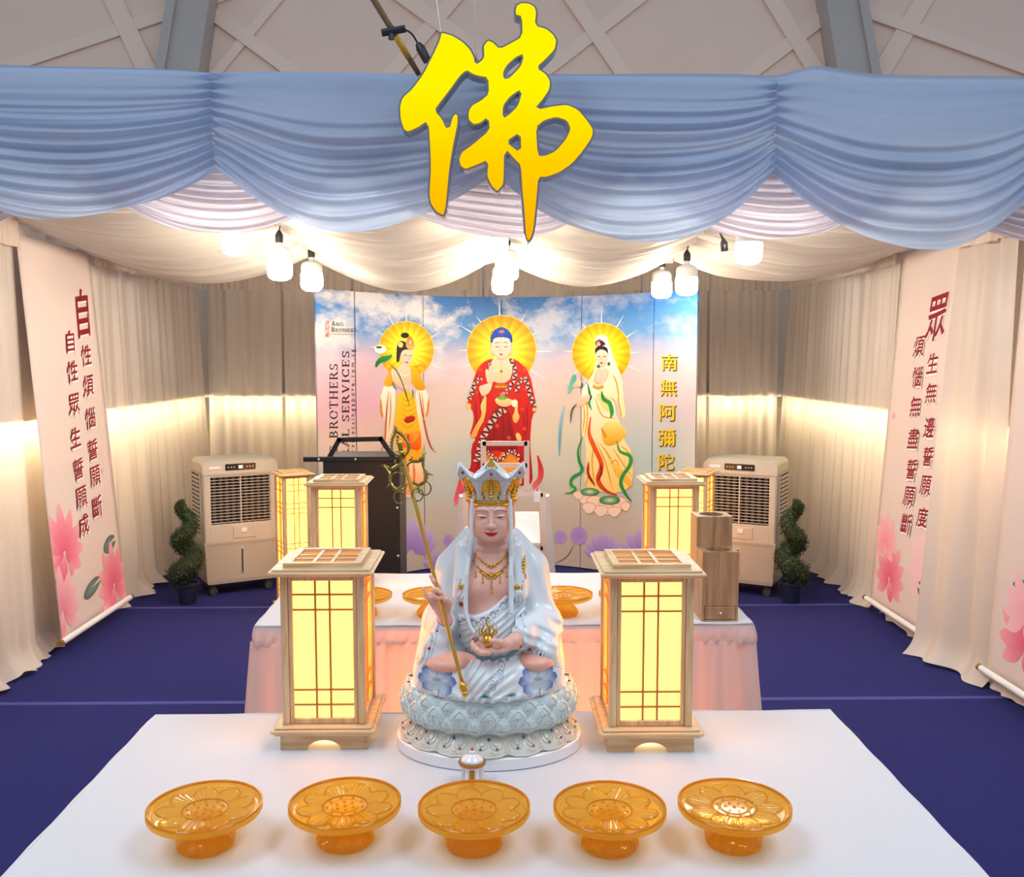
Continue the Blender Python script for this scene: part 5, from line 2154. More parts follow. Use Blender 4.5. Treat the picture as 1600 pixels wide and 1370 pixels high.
for sx in (-1, 1):
    b = MB()
    bar(b, (sx * .192, 0, .0), (sx * .192, 0, 1.0), .013)
    b.build('front_rail', m_alu, lad)
    b = MB()
    bar(b, (sx * .107 + .004, .02, .99), (sx * .107 + .004, .02, 1.256), .013)
    b.build('hand_rail', m_alu, lad)
    b = MB()
    bar(b, (sx * .20, .05, .98), (sx * .30, .46, .0), .024, .012)
    b.build('rear_leg', m_wht, lad)
for z0, nm in ((1.244, 'hand_bar'), (1.135, 'hand_bar')):
    b = MB()
    bar(b, (-.107, .02, z0), (.113, .02, z0), .011)
    b.build(nm, m_alu, lad)
b = MB()
bar(b, (-.19, 0, .995), (.19, 0, .995), .012)
b.build('top_bar', m_alu, lad)
for z0, dp in ((.885, .14), (.66, .12), (.44, .12), (.22, .12)):
    b = MB()
    b._add([(-.178, .0, z0 - .135 if z0 > .8 else z0 - .03), (.178, .0, z0 - .135 if z0 > .8 else z0 - .03), (.178, dp, z0), (-.178, dp, z0),
            (-.178, .012, z0 - .15 if z0 > .8 else z0 - .045), (.178, .012, z0 - .15 if z0 > .8 else z0 - .045), (.178, dp + .012, z0 - .015), (-.178, dp + .012, z0 - .015)],
           [(0, 1, 2, 3), (7, 6, 5, 4), (0, 4, 5, 1), (1, 5, 6, 2), (2, 6, 7, 3), (3, 7, 4, 0)])
    b.build('tread', m_wht, lad)
    b = MB()
    bar(b, (-.19, 0, z0 - (.16 if z0 > .8 else .05)), (.19, 0, z0 - (.16 if z0 > .8 else .05)), .01)
    b.build('cross_bar', m_alu, lad)
b = MB()
b.box(.145, .178, -.016, -.008, .955, 1.005, .003)
b.box(.15, .156, -.014, -.008, 1.0, 1.022, .002)
b.box(.168, .174, -.014, -.008, 1.0, 1.022, .002)
b.build('latch', m_white, lad)

m_oak = wood_mat('oak_box', s2l((186, 148, 108)), s2l((150, 112, 76)), axis='Z', scale=5)
sb = thing('stepped_box', 'two-tier wooden box with round openings and a small drawer on the rear table', 'box', (.792, 3.361, TZ + .0006))
b = MB()
hw = .064


def holed_top(b, y0, y1, z, r):
    cy = (y0 + y1) / 2
    n = 32
    vs, fs = [], []
    for k in range(n):
        a = 2 * PI * k / n + PI / 4
        c, s = math.cos(a), math.sin(a)
        m_ = max(abs(c), abs(s))
        vs.append((c / m_ * hw, cy + s / m_ * (y1 - y0) / 2, z))
        vs.append((c * r, cy + s * r, z))
        vs.append((c * r, cy + s * r, z - .07))
    for k in range(n):
        j = (k + 1) % n
        fs += [(3 * k, 3 * j, 3 * j + 1, 3 * k + 1), (3 * k + 1, 3 * j + 1, 3 * j + 2, 3 * k + 2)]
    fs.append(tuple(3 * k + 2 for k in range(n)))
    b._add(vs, fs)


def shell(b, y0, y1, z0, z1):
    b._add([(-hw, y0, z0), (hw, y0, z0), (hw, y1, z0), (-hw, y1, z0), (-hw, y0, z1), (hw, y0, z1), (hw, y1, z1), (-hw, y1, z1)],
           [(3, 2, 1, 0), (0, 1, 5, 4), (1, 2, 6, 5), (2, 3, 7, 6), (3, 0, 4, 7)])


shell(b, -.108, -.005, 0, .247)
holed_top(b, -.108, -.005, .247, .043)
b.build('lower_tier', m_oak, sb)
b = MB()
shell(b, -.005, .108, 0, .355)
holed_top(b, -.005, .108, .355, .043)
b.build('upper_tier', m_oak, sb)
b = MB()
b.box(-.056, .056, -.1085, -.104, .006, .054)
b.build('drawer_gap_shade', mat('gap_shade', s2l((70, 48, 30)), .8), sb)  # dark plate whose colour gives the shade around the drawer
b = MB()
b.box(-.054, .054, -.111, -.104, .008, .052, .0015)
dw = b.build('drawer', m_oak, sb)
b = MB()
b.ball((0, -.118, .030), .0065, 10, 7)
b.tube([(0, -.118, .03), (0, -.110, .03)], .003, 6)
b.build('knob', m_alu, dw, smooth=True)

m_porc = mat('white_porcelain', (0.82, 0.82, 0.83), 0.2, coat=.4)
m_gold = mat('polished_gold', s2l((214, 164, 60)), 0.18, metal=1.0)
m_goldp = mat('gold_paint', s2l((176, 124, 60)), 0.35, metal=.5)
cz = thing('incense_censer', 'small white porcelain censer with gold rim between statue and middle dish', 'censer', (at(738, 1240, 1.985).x, 1.985, TZ + .0006))
b = MB()
b.lathe([(.012, 0), (.022, .001), (.024, .01), (.0225, .04), (.024, .05), (.004, .05)], 24)
b.build('body', m_porc, cz, smooth=True, angle=40)
for k in range(6):
    a = PI / 6 + k * PI / 3
    b = MB()
    b.M = Matrix.Rotation(a, 4, 'Z')
    b.box(.0225, .0245, -.006, .006, .016, .042, .001)
    b.build('opening', m_goldp if k in (4, ) else mat('porcelain_lattice', (.6, .6, .62), .4), cz)
b = MB()
b.box(-.006, .006, -.0255, -.023, .010, .044, .001)
b.build('opening', m_goldp, cz)
b = MB()
b.lathe([(.004, .0495), (.029, .05), (.0305, .053), (.0295, .056), (.0245, .0575), (.004, .0575)], 28)
b.build('gold_rim', m_goldp, cz, smooth=True, angle=50)
b = MB()
b.lathe([(.026, .0572), (.023, .063), (.016, .069), (.008, .0725), (.007, .075), (.0085, .077), (.003, .08)], 24)
b.build('lid', m_porc, cz, smooth=True)
b = MB()
b.ball((0, 0, .082), .004, 8, 6)
b.build('lid_knob', m_goldp, cz, smooth=True)
# ================================================================== the seated porcelain statue
# ---- signed distance modelling: shapes are blended in a grid and skinned with surface nets


def sd_ell(P, c, r):
    q = [(P[i] - c[i]) for i in range(3)]
    k0 = np.sqrt(sum((q[i] / r[i]) ** 2 for i in range(3)))
    k1 = np.sqrt(sum((q[i] / (r[i] * r[i])) ** 2 for i in range(3))) + 1e-9
    return k0 * (k0 - 1) / k1


def sd_cap(P, a, b, ra, rb=None):
    rb = ra if rb is None else rb
    ab = [b[i] - a[i] for i in range(3)]
    L = sum(v * v for v in ab)
    t = np.clip(sum((P[i] - a[i]) * ab[i] for i in range(3)) / L, 0, 1)
    return np.sqrt(sum((P[i] - a[i] - t * ab[i]) ** 2 for i in range(3))) - (ra + (rb - ra) * t)


def sd_chain(P, pts, rs, k=0.004):
    d = None
    for i in range(len(pts) - 1):
        e = sd_cap(P, pts[i], pts[i + 1], rs[i], rs[i + 1])
        d = e if d is None else smin(d, e, k)
    return d


def smin(a, b, k):
    h = np.clip(0.5 + 0.5 * (b - a) / k, 0, 1)
    return b * (1 - h) + a * h - k * h * (1 - h)


def smax(a, b, k):
    return -smin(-a, -b, k)


def surface_nets(fn, lo, hi, h, name, mats, parent, paint=None, blk=24):
    lo = np.array(lo, float)
    n = [int(math.ceil((hi[i] - lo[i]) / h)) + 1 for i in range(3)]
    F = np.full(n, 1.0, np.float32)
    ax = [lo[i] + h * np.arange(n[i]) for i in range(3)]
    rad = blk * h * .87
    for i in range(0, n[0], blk):
        for j in range(0, n[1], blk):
            for k in range(0, n[2], blk):
                s = (slice(i, i + blk), slice(j, j + blk), slice(k, k + blk))
                c = [np.array([ax[0][s[0]].mean()]), np.array([ax[1][s[1]].mean()]), np.array([ax[2][s[2]].mean()])]
                d = float(fn(c)[0])
                if abs(d) > rad * 1.5 + .012:
                    F[s] = d
                else:
                    G = np.meshgrid(ax[0][s[0]], ax[1][s[1]], ax[2][s[2]], indexing='ij')
                    F[s] = fn(G)
    ins = F < 0
    cells = np.zeros([m - 1 for m in n], np.int8)
    for a in (0, 1):
        for b in (0, 1):
            for c in (0, 1):
                cells += ins[a:n[0] - 1 + a, b:n[1] - 1 + b, c:n[2] - 1 + c]
    act = np.argwhere((cells > 0) & (cells < 8))
    idx = -np.ones(cells.shape, np.int64)
    idx[tuple(act.T)] = np.arange(len(act))
    acc = np.zeros((len(act), 3))
    cnt = np.zeros(len(act))
    for axis in range(3):
        o1, o2 = [(1, 2), (0, 2), (0, 1)][axis]
        for a in (0, 1):
            for b in (0, 1):
                p = act.copy()
                p[:, o1] += a
                p[:, o2] += b
                q = p.copy()
                q[:, axis] += 1
                f0, f1 = F[tuple(p.T)], F[tuple(q.T)]
                m_ = (f0 < 0) != (f1 < 0)
                t = np.where(m_, f0 / np.where(m_, f0 - f1, 1), 0)
                pos = p.astype(float)
                pos[:, axis] += t
                acc[m_] += pos[m_]
                cnt[m_] += 1
    V = lo + h * acc / cnt[:, None]
    quads = []
    for axis in range(3):
        o1, o2 = [(1, 2), (2, 0), (0, 1)][axis]
        sl0 = [slice(None)] * 3
        sl1 = [slice(None)] * 3
        sl0[axis], sl1[axis] = slice(0, n[axis] - 1), slice(1, n[axis])
        m_ = ins[tuple(sl0)] != ins[tuple(sl1)]
        E = np.argwhere(m_)
        ok = (E[:, o1] > 0) & (E[:, o2] > 0) & (E[:, o1] < n[o1] - 1) & (E[:, o2] < n[o2] - 1)
        E = E[ok]
        flip = ins[tuple(E.T)]

        def g(d1, d2):
            p = E.copy()
            p[:, o1] -= d1
            p[:, o2] -= d2
            return idx[tuple(p.T)]
        Q = np.stack([g(1, 1), g(0, 1), g(0, 0), g(1, 0)], 1)
        Q[~flip] = Q[~flip][:, ::-1]
        quads.append(Q)
    Q = np.concatenate(quads)
    me = bpy.data.meshes.new(name)
    me.vertices.add(len(V))
    me.vertices.foreach_set('co', V.astype(np.float32).ravel())
    me.loops.add(Q.size)
    me.loops.foreach_set('vertex_index', Q.astype(np.int32).ravel())
    me.polygons.add(len(Q))
    me.polygons.foreach_set('loop_start', np.arange(0, Q.size, 4, dtype=np.int32))
    me.update(calc_edges=True)
    me.validate()
    me.polygons.foreach_set('use_smooth', [True] * len(me.polygons))
    for m_ in (mats if isinstance(mats, (list, tuple)) else [mats]):
        me.materials.append(m_)
    if paint is not None:
        col = paint(V[:, 0], V[:, 1], V[:, 2])
        a = me.color_attributes.new('paint', 'FLOAT_COLOR', 'POINT')
        a.data.foreach_set('color', np.concatenate([col, np.ones((len(V), 1))], 1).astype(np.float32).ravel())
    return add_obj(name, me, parent)


ST = thing('seated_statue', 'white porcelain seated monk statue with jewelled crown and golden staff on lotus throne', 'statue', (-0.0145, 2.222, TZ + .0006))
ST.scale = (1, 1, 1.012)
m_glaze = paint_mat('painted_porcelain', 0.28, coat=.3)
m_flesh = paint_mat('painted_flesh', 0.42, coat=.1)
m_white_g = mat('blue_white_porcelain', s2l((216, 226, 232)), 0.3, coat=.3)
m_celadon = mat('pale_celadon', s2l((206, 222, 222)), 0.32, coat=.25)
m_stgold = mat('statue_gold', s2l((226, 176, 70)), 0.2, metal=1.0)
gem_cols = {'red': (150, 14, 30), 'green': (14, 84, 70), 'blue': (24, 26, 110), 'pink': (190, 90, 130)}
m_gem = {k: mat('gem_' + k, s2l(v), 0.08, coat=1.0, spec=.8) for k, v in gem_cols.items()}

HC = 0.006   # the head sits a hair right of the middle


# ---------------- skin: head, neck, chest, arms, hands, soles
def f_body(P):
    X, Y, Z = P
    x = np.abs(X - HC)
    S = [x, Y, Z]
    d = sd_ell(P, (HC, .012, .585), (.0475, .058, .062))                       # skull
    d = smin(d, sd_ell(P, (HC, -.008, .548), (.0485, .050, .050)), .02)         # face
    d = smin(d, sd_ell(S, (.0225, -.027, .526), (.027, .027, .028)), .016)       # cheeks
    d = smin(d, sd_ell(P, (HC, -.028, .508), (.031, .027, .0175)), .016)         # jaw
    d = smin(d, sd_ell(P, (HC, -.046, .5025), (.013, .010, .0085)), .010)        # chin
    # brows, sockets, lids
    d = smin(d, sd_cap(S, (.008, -.0535, .567), (.034, -.044, .567), .0035), .009)
    d = smax(d, -sd_ell(S, (.0205, -.0625, .553), (.016, .0075, .0075)), .007)
    d = smin(d, sd_ell(S, (.0205, -.0475, .5515), (.0125, .0085, .0058)), .004)
    # nose
    d = smin(d, sd_cap(P, (HC, -.054, .566), (HC, -.0655, .534), .0030, .0052), .007)
    d = smin(d, sd_ell(P, (HC, -.0655, .5315), (.0058, .0058, .0050)), .005)
    d = smin(d, sd_ell(S, (.0066, -.0600, .5305), (.0042, .0055, .0040)), .004)
    # mouth
    d = smax(d, -sd_ell(P, (HC, -.0630, .5135), (.017, .004, .0012)), .004)
    d = smin(d, sd_ell(P, (HC, -.0545, .5168), (.0125, .0052, .0032)), .003)
    d = smin(d, sd_ell(P, (HC, -.0545, .5112), (.0105, .0054, .0036)), .003)
    # long ears
    e = sd_ell(S, (.0520, .008, .552), (.0055, .011, .026))
    e = smin(e, sd_ell(S, (.0515, .004, .525), (.0048, .0075, .012)), .008)
    e = smax(e, -sd_ell(S, (.0575, .006, .556), (.004, .006, .014)), .003)
    d = smin(d, e, .004)
    # neck with its folds
    nk = sd_cap(P, (HC, .006, .510), (HC, .014, .43), .0325, .043)
    nk = nk - .0012 * np.cos((Z - .470) * 2 * PI / .017) * np.clip((.505 - Z) / .02, 0, 1) * np.clip((Z - .452) / .01, 0, 1)
    d = smin(d, nk, .012)
    # trunk
    t = sd_ell(P, (HC, .022, .365), (.088, .074, .105))
    t = smin(t, sd_ell(S, (.040, -.018, .385), (.040, .038, .034)), .03)
    t = smin(t, sd_ell(P, (HC, .010, .29), (.080, .072, .07)), .03)
    t = smin(t, sd_cap(S, (.0, .026, .428), (.075, .03, .412), .022), .03)
    d = smin(d, t, .022)
    # raised right hand (the viewer's left)
    h = sd_chain(P, [(-.116, -.03, .292), (-.100, -.085, .322), (-.106, -.097, .350)], [.020, .0165, .0165])
    h = smin(h, sd_ell(P, (-.110, -.100, .362), (.018, .0115, .024)), .010)
    for pts, rs in (([(-.123, -.100, .354), (-.135, -.106, .374), (-.142, -.110, .388), (-.148, -.112, .401)], [.0066, .0058, .005, .0036]),
                    ([(-.121, -.102, .368), (-.131, -.114, .385), (-.124, -.130, .389), (-.112, -.134, .384)], [.0070, .0062, .0056, .0046]),
                    ([(-.116, -.103, .377), (-.124, -.116, .399), (-.117, -.133, .403), (-.106, -.137, .397)], [.0070, .0062, .0056, .0046]),
                    ([(-.108, -.103, .380), (-.115, -.110, .404), (-.124, -.113, .418), (-.132, -.112, .430)], [.0070, .0060, .0050, .0036]),
                    ([(-.095, -.098, .350), (-.090, -.114, .368), (-.096, -.130, .380), (-.106, -.135, .386)], [.0085, .0078, .0064, .0048])):
        h = smin(h, sd_chain(P, pts, rs), .003)
    d = np.minimum(d, h)
    # left hand lying palm up in the lap, round the jewel
    g = sd_chain(P, [(.085, -.100, .288), (.058, -.128, .284), (.034, -.142, .278)], [.021, .018, .014])
    g = smin(g, sd_ell(P, (.014, -.147, .2725), (.026, .022, .0085)), .010)
    for pts, rs in (([(.000, -.166, .270), (-.017, -.170, .271), (-.026, -.170, .277), (-.030, -.166, .285)], [.0064, .006, .0052, .004]),
                    ([(-.004, -.156, .270), (-.023, -.160, .271), (-.033, -.160, .278), (-.037, -.156, .287)], [.0064, .006, .0052, .004]),
                    ([(-.004, -.145, .270), (-.022, -.147, .271), (-.033, -.147, .279), (-.036, -.144, .288)], [.0064, .006, .0052, .004]),
                    ([(.000, -.134, .270), (-.016, -.134, .272), (-.025, -.134, .279), (-.028, -.132, .287)], [.006, .0056, .005, .004]),
                    ([(.036, -.150, .284), (.026, -.166, .293), (.014, -.172, .298), (.004, -.172, .299)], [.0082, .0074, .006, .0045])):
        g = smin(g, sd_chain(P, pts, rs), .003)
    d = np.minimum(d, g)
    # upturned soles
    s1 = sd_ell(P, (-.086, -.100, .229), (.060, .046, .0215))
    s2 = sd_ell(P, (.106, -.094, .229), (.046, .044, .0215))
    return np.minimum(d, np.minimum(s1, s2))


SKIN = np.array(s2l((236, 180, 160)))
SKIN2 = np.array(s2l((236, 168, 142)))


def mixc(col, m, c):
    m = np.clip(m, 0, 1)[:, None]
    return col * (1 - m) + np.array(c)[None, :] * m


def p_body(x, y, z):
    col = np.tile(SKIN, (len(x), 1))
    u = np.abs(x - HC)
    front = (y < -.025) & (z > .495)
    # lips
    lc = .5128 + .9 * u * u / .014 * .25
    lip = ((x - HC) / .0150) ** 2 + ((z - lc) / .0050) ** 2
    col = mixc(col, front * np.clip((1 - lip) * 5, 0, 1), s2l((206, 20, 34)))
    col = mixc(col, front * (np.abs(z - lc - .0006) < .0008) * (u < .0155), s2l((110, 8, 16)))
    # closed-down eyes: lash line, a sliver of white and the dark iris
    ex = (u - .0205)
    lash = .5530 - .0026 * (ex / .0135) ** 2 + .0012 * ex / .0135
    inw = np.clip((.0135 - np.abs(ex)) / .002, 0, 1)
    col = mixc(col, front * inw * np.clip(1 - np.abs(z - lash + .0014) / .0014, 0, 1) * .5, s2l((236, 222, 216)))
    col = mixc(col, front * (np.abs(ex) < .0055) * np.clip(1.3 - np.abs(z - lash + .0012) / .0016, 0, 1), s2l((40, 24, 22)))
    col = mixc(col, front * inw * np.clip(1.3 - np.abs(z - lash) / .0010, 0, 1), s2l((58, 32, 30)))
    # brows
    bt = np.clip((u - .0055) / .034, 0, 1)
    bz = .5625 + .0062 * np.sin((bt * .82 + .12) * PI) - .0020 * bt
    col = mixc(col, front * (u > .0065) * (u < .038) * np.clip(1.35 - np.abs(z - bz) / .0013, 0, 1) * .85, s2l((120, 80, 72)))
    # nostrils, blush and nails
    col = mixc(col, front * (np.hypot(u - .0045, z - .5275) < .0016) * .6, s2l((150, 90, 80)))
    nail = (z > .396) & (x < -.128)
    col = mixc(col, nail * .5, s2l((226, 190, 186)))
    sole = (y < -.07) & (z < .265) & (np.abs(x) > .03)
    col = mixc(col, sole * .6, SKIN2)
    return col


surface_nets(f_body, (-.165, -.185, .21), (.165, .10, .655), .00145, 'body', m_flesh, ST, p_body)
b = MB()
b.ball((HC, -.0585, .572), .0024, 10, 7)
b.build('forehead_pearl', mat('pearl', (.85, .83, .78), .15, coat=.6), ST, smooth=True)


# ---------------- white outer robe
def f_robe(P):
    X, Y, Z = P
    d = sd_ell(P, (.006, .034, .335), (.108, .083, .150))
    d = smin(d, sd_cap(P, (-.066, .034, .402), (.078, .034, .408), .042), .03)
    # arm on the viewer's right and its wide sleeve
    a = sd_cap(P, (.096, .026, .400), (.120, .000, .30), .048, .044)
    a = smin(a, sd_cap(P, (.126, -.01, .295), (.074, -.105, .288), .044, .031), .02)
    a = smin(a, sd_cap(P, (.132, -.03, .285), (.128, -.085, .250), .040, .034), .02)
    a = smin(a, sd_cap(P, (.130, .02, .29), (.138, .02, .19), .040, .046), .02)
    d = smin(d, a, .025)
    # arm on the viewer's left, raised, with the sleeve hanging from the wrist
    a = sd_cap(P, (-.082, .026, .397), (-.106, .000, .300), .047, .042)
    a = smin(a, sd_cap(P, (-.110, -.01, .295), (-.100, -.074, .312), .038, .0235), .018)
    sl = sd_chain(P, [(-.104, -.068, .306), (-.120, -.080, .272), (-.134, -.088, .242)], [.020, .025, .024])
    a = smin(a, sl, .016)
    a = smin(a, sd_cap(P, (-.120, .02, .29), (-.135, .02, .19), .040, .046), .02)
    a = smax(a, -sd_cap(P, (-.098, -.088, .328), (-.092, -.130, .352), .0195, .03), .004)
    d = smin(d, a, .022)
    # crossed legs
    for s in (-1, 1):
        l_ = sd_cap(P, (s * .060, .030, .200), (s * .122, -.062, .198), .052, .051)
        l_ = smin(l_, sd_cap(P, (s * .122, -.066, .194), (s * .02, -.128, .196), .051, .040), .02)
        d = smin(d, l_, .022)
    d = smin(d, sd_ell(P, (0, -.01, .165), (.178, .160, .030)), .018)
    # cloth folds
    ang = np.arctan2(X, .16 - Y)
    up = np.clip((Z - .25) / .05, 0, 1)
    d = d + .0021 * np.sin(ang * 30 + Z * 26 * np.sign(X)) * up
    lap = (1 - up) * np.clip((-Y) / .05, 0, 1) * np.clip((.07 - np.abs(X + .0)) / .03, 0, 1)
    d = d + .0024 * np.sin((Z * 1.0 - X * .9 + 5 * X * X) * 2 * PI / .022) * lap
    fold = np.clip((X - .03) / .03, 0, 1) * np.clip((.34 - Z) / .04, 0, 1) * np.clip((Z - .25) / .02, 0, 1)
    d = d + .002 * np.sin((Z + X * .6) * 2 * PI / .026) * fold
    # the opening over the chest
    op = np.maximum(np.maximum(np.abs(X - .0005) - (.047 + .10 * np.clip(.36 - Z, -.1, .05)), .285 - Z), Y + .022)
    d = smax(d, -op, .006)
    # stops at the throne; hollow where the arms come out
    d = smax(d, .152 - Z, .006)
    d = np.maximum(d, -(sd_cap(P, (-.100, -.085, .322), (-.106, -.100, .350), .0185, .0185)))
    d = np.maximum(d, -(sd_cap(P, (.060, -.128, .284), (.02, -.150, .276), .0205, .017)))
    # hem and hood: edges turned into soft rolls
    for s, pts in ((-1, [(-.0385, -.047, .590), (-.0405, -.052, .540), (-.0415, -.054, .50), (-.046, -.050, .46), (-.0515, -.062, .42), (-.0545, -.066, .37), (-.0530, -.072, .335), (-.045, -.079, .307), (-.035, -.084, .292)]),
                   (1, [(.0505, -.047, .590), (.0520, -.052, .540), (.0525, -.054, .50), (.052, -.050, .46), (.0515, -.062, .42), (.0515, -.067, .37), (.0520, -.075, .335)])):
        d = smin(d, sd_chain(P, pts, [.0040, .0042, .0046, .0052, .0056, .0056, .0054, .005, .005][:len(pts)], .0006), .004)
    hd = sd_cap(P, (HC, .040, .575), (HC, .046, .44), .045, .058)
    hd = smin(hd, sd_ell(P, (HC, .045, .42), (.095, .05, .05)), .03)
    d = smin(d, hd, .015)
    # mantle panels either side of the chest
    for s in (-1, 1):
        q = sd_cap(P, (s * .063 + .003, -.020, .474), (s * .069 + .003, -.046, .372), .018, .019)
        d = smin(d, q, .014)
        q = sd_cap(P, (s * .048 + HC, .026, .492), (s * .095 + HC, .03, .425), .026, .036)
        d = smin(d, q, .02)
    return d


PORC = np.array(s2l((222, 230, 234)))
BLUE, BLUE2, GREY, TEAL = s2l((70, 104, 170)), s2l((136, 166, 210)), s2l((96, 110, 130)), s2l((30, 120, 120))


def blob(x, z, cx, cz_, L, w, ang):
    dx, dz = x - cx, z - cz_
    u = dx * math.cos(ang) + dz * math.sin(ang)
    v = -dx * math.sin(ang) + dz * math.cos(ang)
    t = u / L
    ww = w * np.sqrt(np.clip(t * (1.08 - t) * 4, 0, None) + 1e-9)
    ins = np.clip((ww - np.abs(v)) / .0012, 0, 1) * (t > 0) * (t < 1.02)
    edge = np.clip(1 - (ww - np.abs(v)) / .0018, 0, 1) * ins
    return ins, t, edge


def scroll(x, z, cx, cz_, r, hand=1):
    dx, dz = (x - cx) * hand, z - cz_
    rr = np.hypot(dx, dz)
    a = np.arctan2(dz, dx)
    return np.clip(1.3 - np.abs(((rr / r * 2 - a / (2 * PI)) % 1) - .5) * 5, 0, 1) * (rr < r)


def p_robe(x, y, z):
    col = np.tile(PORC, (len(x), 1))
    fr = (y < -.04)
    # a blue lotus painted on each knee
    for s in (-1, 1):
        cx, cz_ = (-.118, .188) if s < 0 else (.112, .189)
        for (ox, oz, L, w, a, dk) in ((.0, -.006, .046, .013, 2.75, 1), (.0, -.006, .046, .013, .40, 1), (-.004, .0, .042, .013, 2.25, .8), (.004, .0, .042, .013, .90, .8),
                                      (.0, .002, .038, .012, 1.57, .7), (-.006, .012, .026, .009, 1.9, .3), (.006, .012, .026, .009, 1.2, .3), (0, -.008, .034, .012, 3.2, 1), (0, -.008, .034, .012, -.06, 1)):
            i_, t, e = blob(x, z, cx + ox, cz_ + oz, L, w, a)
            base = np.array(s2l((214, 226, 240)))[None, :] * (1 - np.clip(t, 0, 1)[:, None] ** 1.6) + np.array(BLUE if dk > .6 else BLUE2)[None, :] * np.clip(t, 0, 1)[:, None] ** 1.6
            m_ = (i_ * fr)[:, None]
            col = col * (1 - m_) + base * m_
            col = mixc(col, e * fr * .7, GREY)
        i_, t, e = blob(x, z, cx - .016, cz_ - .004, .034, .012, 0.0)
        col = mixc(col, i_ * fr * .8, s2l((176, 196, 206)))
        col = mixc(col, e * fr * .6, GREY)
        col = mixc(col, fr * (np.hypot((x - cx) / .010, (z - cz_ - .008) / .0045) < 1) * .7, s2l((120, 170, 150)))
        col = mixc(col, fr * (np.abs(x - cx - .004) < .0014) * (z < cz_ - .012) * (z > cz_ - .034) * .7, GREY)
        for (qx, qz, r) in ((-.030, -.020, .009), (.030, -.022, .009), (-.018, -.026, .006), (.040, -.008, .006)):
            col = mixc(col, scroll(x, z, cx + s * qx, cz_ + qz, r, s) * fr * .75, GREY)
    # scrolls along the hem and the sash that falls across the lap
    for k in range(15):
        hx = -.13 + .0186 * k
        col = mixc(col, scroll(x, z, hx, .164 + .003 * math.sin(k * 2.2), .0078, 1 if k % 2 else -1) * fr * .7, GREY if k % 3 else BLUE)
    for k in range(7):
        q = k / 6
        sx, sz = .046 - .052 * q, .256 - .078 * q
        col = mixc(col, scroll(x, z, sx + .006 * (k % 2), sz, .0095, 1) * fr * (np.abs(x) < .075) * .85, BLUE if k % 2 else GREY)
    col = mixc(col, fr * np.clip(1 - np.hypot((x + .008) / .016, (z - .1715) / .0045), 0, 1) * 1.6, TEAL)
    col = mixc(col, fr * np.clip(1 - np.hypot((x - .052) / .018, (z - .1715) / .005), 0, 1) * 1.6, TEAL)
    # bands along collar and sleeve edges: a dotted border
    dots = (np.sin(x * 900 + z * 420) * np.sin(z * 760 - y * 500) > .34)
    lb = fr & (z > .295) & (z < .41) & (x > -.074) & (x < -.057)
    col = mixc(col, (lb & dots) * .75, GREY)
    sl = (y < -.07) & (x < -.110) & (z > .22) & (z < .315) & (x < -.112 - (.315 - z) * .26)
    col = mixc(col, (sl & dots) * .8, s2l((120, 80, 90)))
    rl = (y < -.085) & (x > .068) & (z < .290 - (x - .068) * .55) & (z > .262 - (x - .068) * .55)
    col = mixc(col, (rl & dots) * .85, GREY)
    return col


surface_nets(f_robe, (-.20, -.195, .148), (.20, .13, .64), .0017, 'outer_robe', m_glaze, ST, p_robe)


# ---------------- under-robe across the belly with its patterned border
def neck_line(x):
    t = (x + .055) / .11
    return .322 + .008 * t + .062 * np.clip(t, 0, 1.2) ** 2.4


def f_inner(P):
    X, Y, Z = P
    d = sd_ell(P, (HC, .018, .35), (.100, .082, .12))
    d = smin(d, sd_ell(P, (HC, .006, .285), (.086, .085, .085)), .03)
    d = d + .0018 * np.sin((Z - X * .75) * 2 * PI / .017) * np.clip((neck_line(X) - .026 - Z) / .006, 0, 1)
    d = smax(d, Z - neck_line(X), .004)
    d = smax(d, Y + .0, .004)
    return smax(d, .225 - Z, .004)


def p_inner(x, y, z):
    col = np.tile(PORC, (len(x), 1))
    s = neck_line(x) - z
    band = (s > .002) & (s < .024)
    u = x * 1.12
    cell = .0125
    k = np.floor(u / cell)
    du, dv = (u / cell - k - .5) * cell, s - .0095 - .006 * (k % 2)
    r = np.hypot(du, dv)
    col = mixc(col, band * (r < .0040) * .9, s2l((110, 84, 120)))
    col = mixc(col, band * (r < .0020), s2l((220, 210, 214)))
    k2 = np.floor(u / cell + .5)
    r2 = np.hypot((u / cell + .5 - k2 - .5) * cell, s - .0155 + .006 * (k2 % 2))
    col = mixc(col, band * (r2 < .0019), s2l((40, 50, 90)))
    edge = ((np.abs(s - .0225) < .0012) & (np.sin(x * 620) > -.2))
    col = mixc(col, edge * .8, GREY)
    return col


surface_nets(f_inner, (-.085, -.10, .215), (.095, .03, .40), .0016, 'inner_robe', m_glaze, ST, p_inner)


def on_body(x, z, off=0.0, fn=None, y0=-.20):
    """y of the first surface met from the front at (x, z)"""
    fn = fn or (lambda P: np.minimum(np.minimum(f_body(P), f_robe(P)), f_inner(P)))
    y = y0
    for _ in range(60):
        d = float(fn([np.array([x]), np.array([y]), np.array([z])])[0])
        if d < .0004:
            break
        y += d * .8
    return Vector((x, y - off, z))


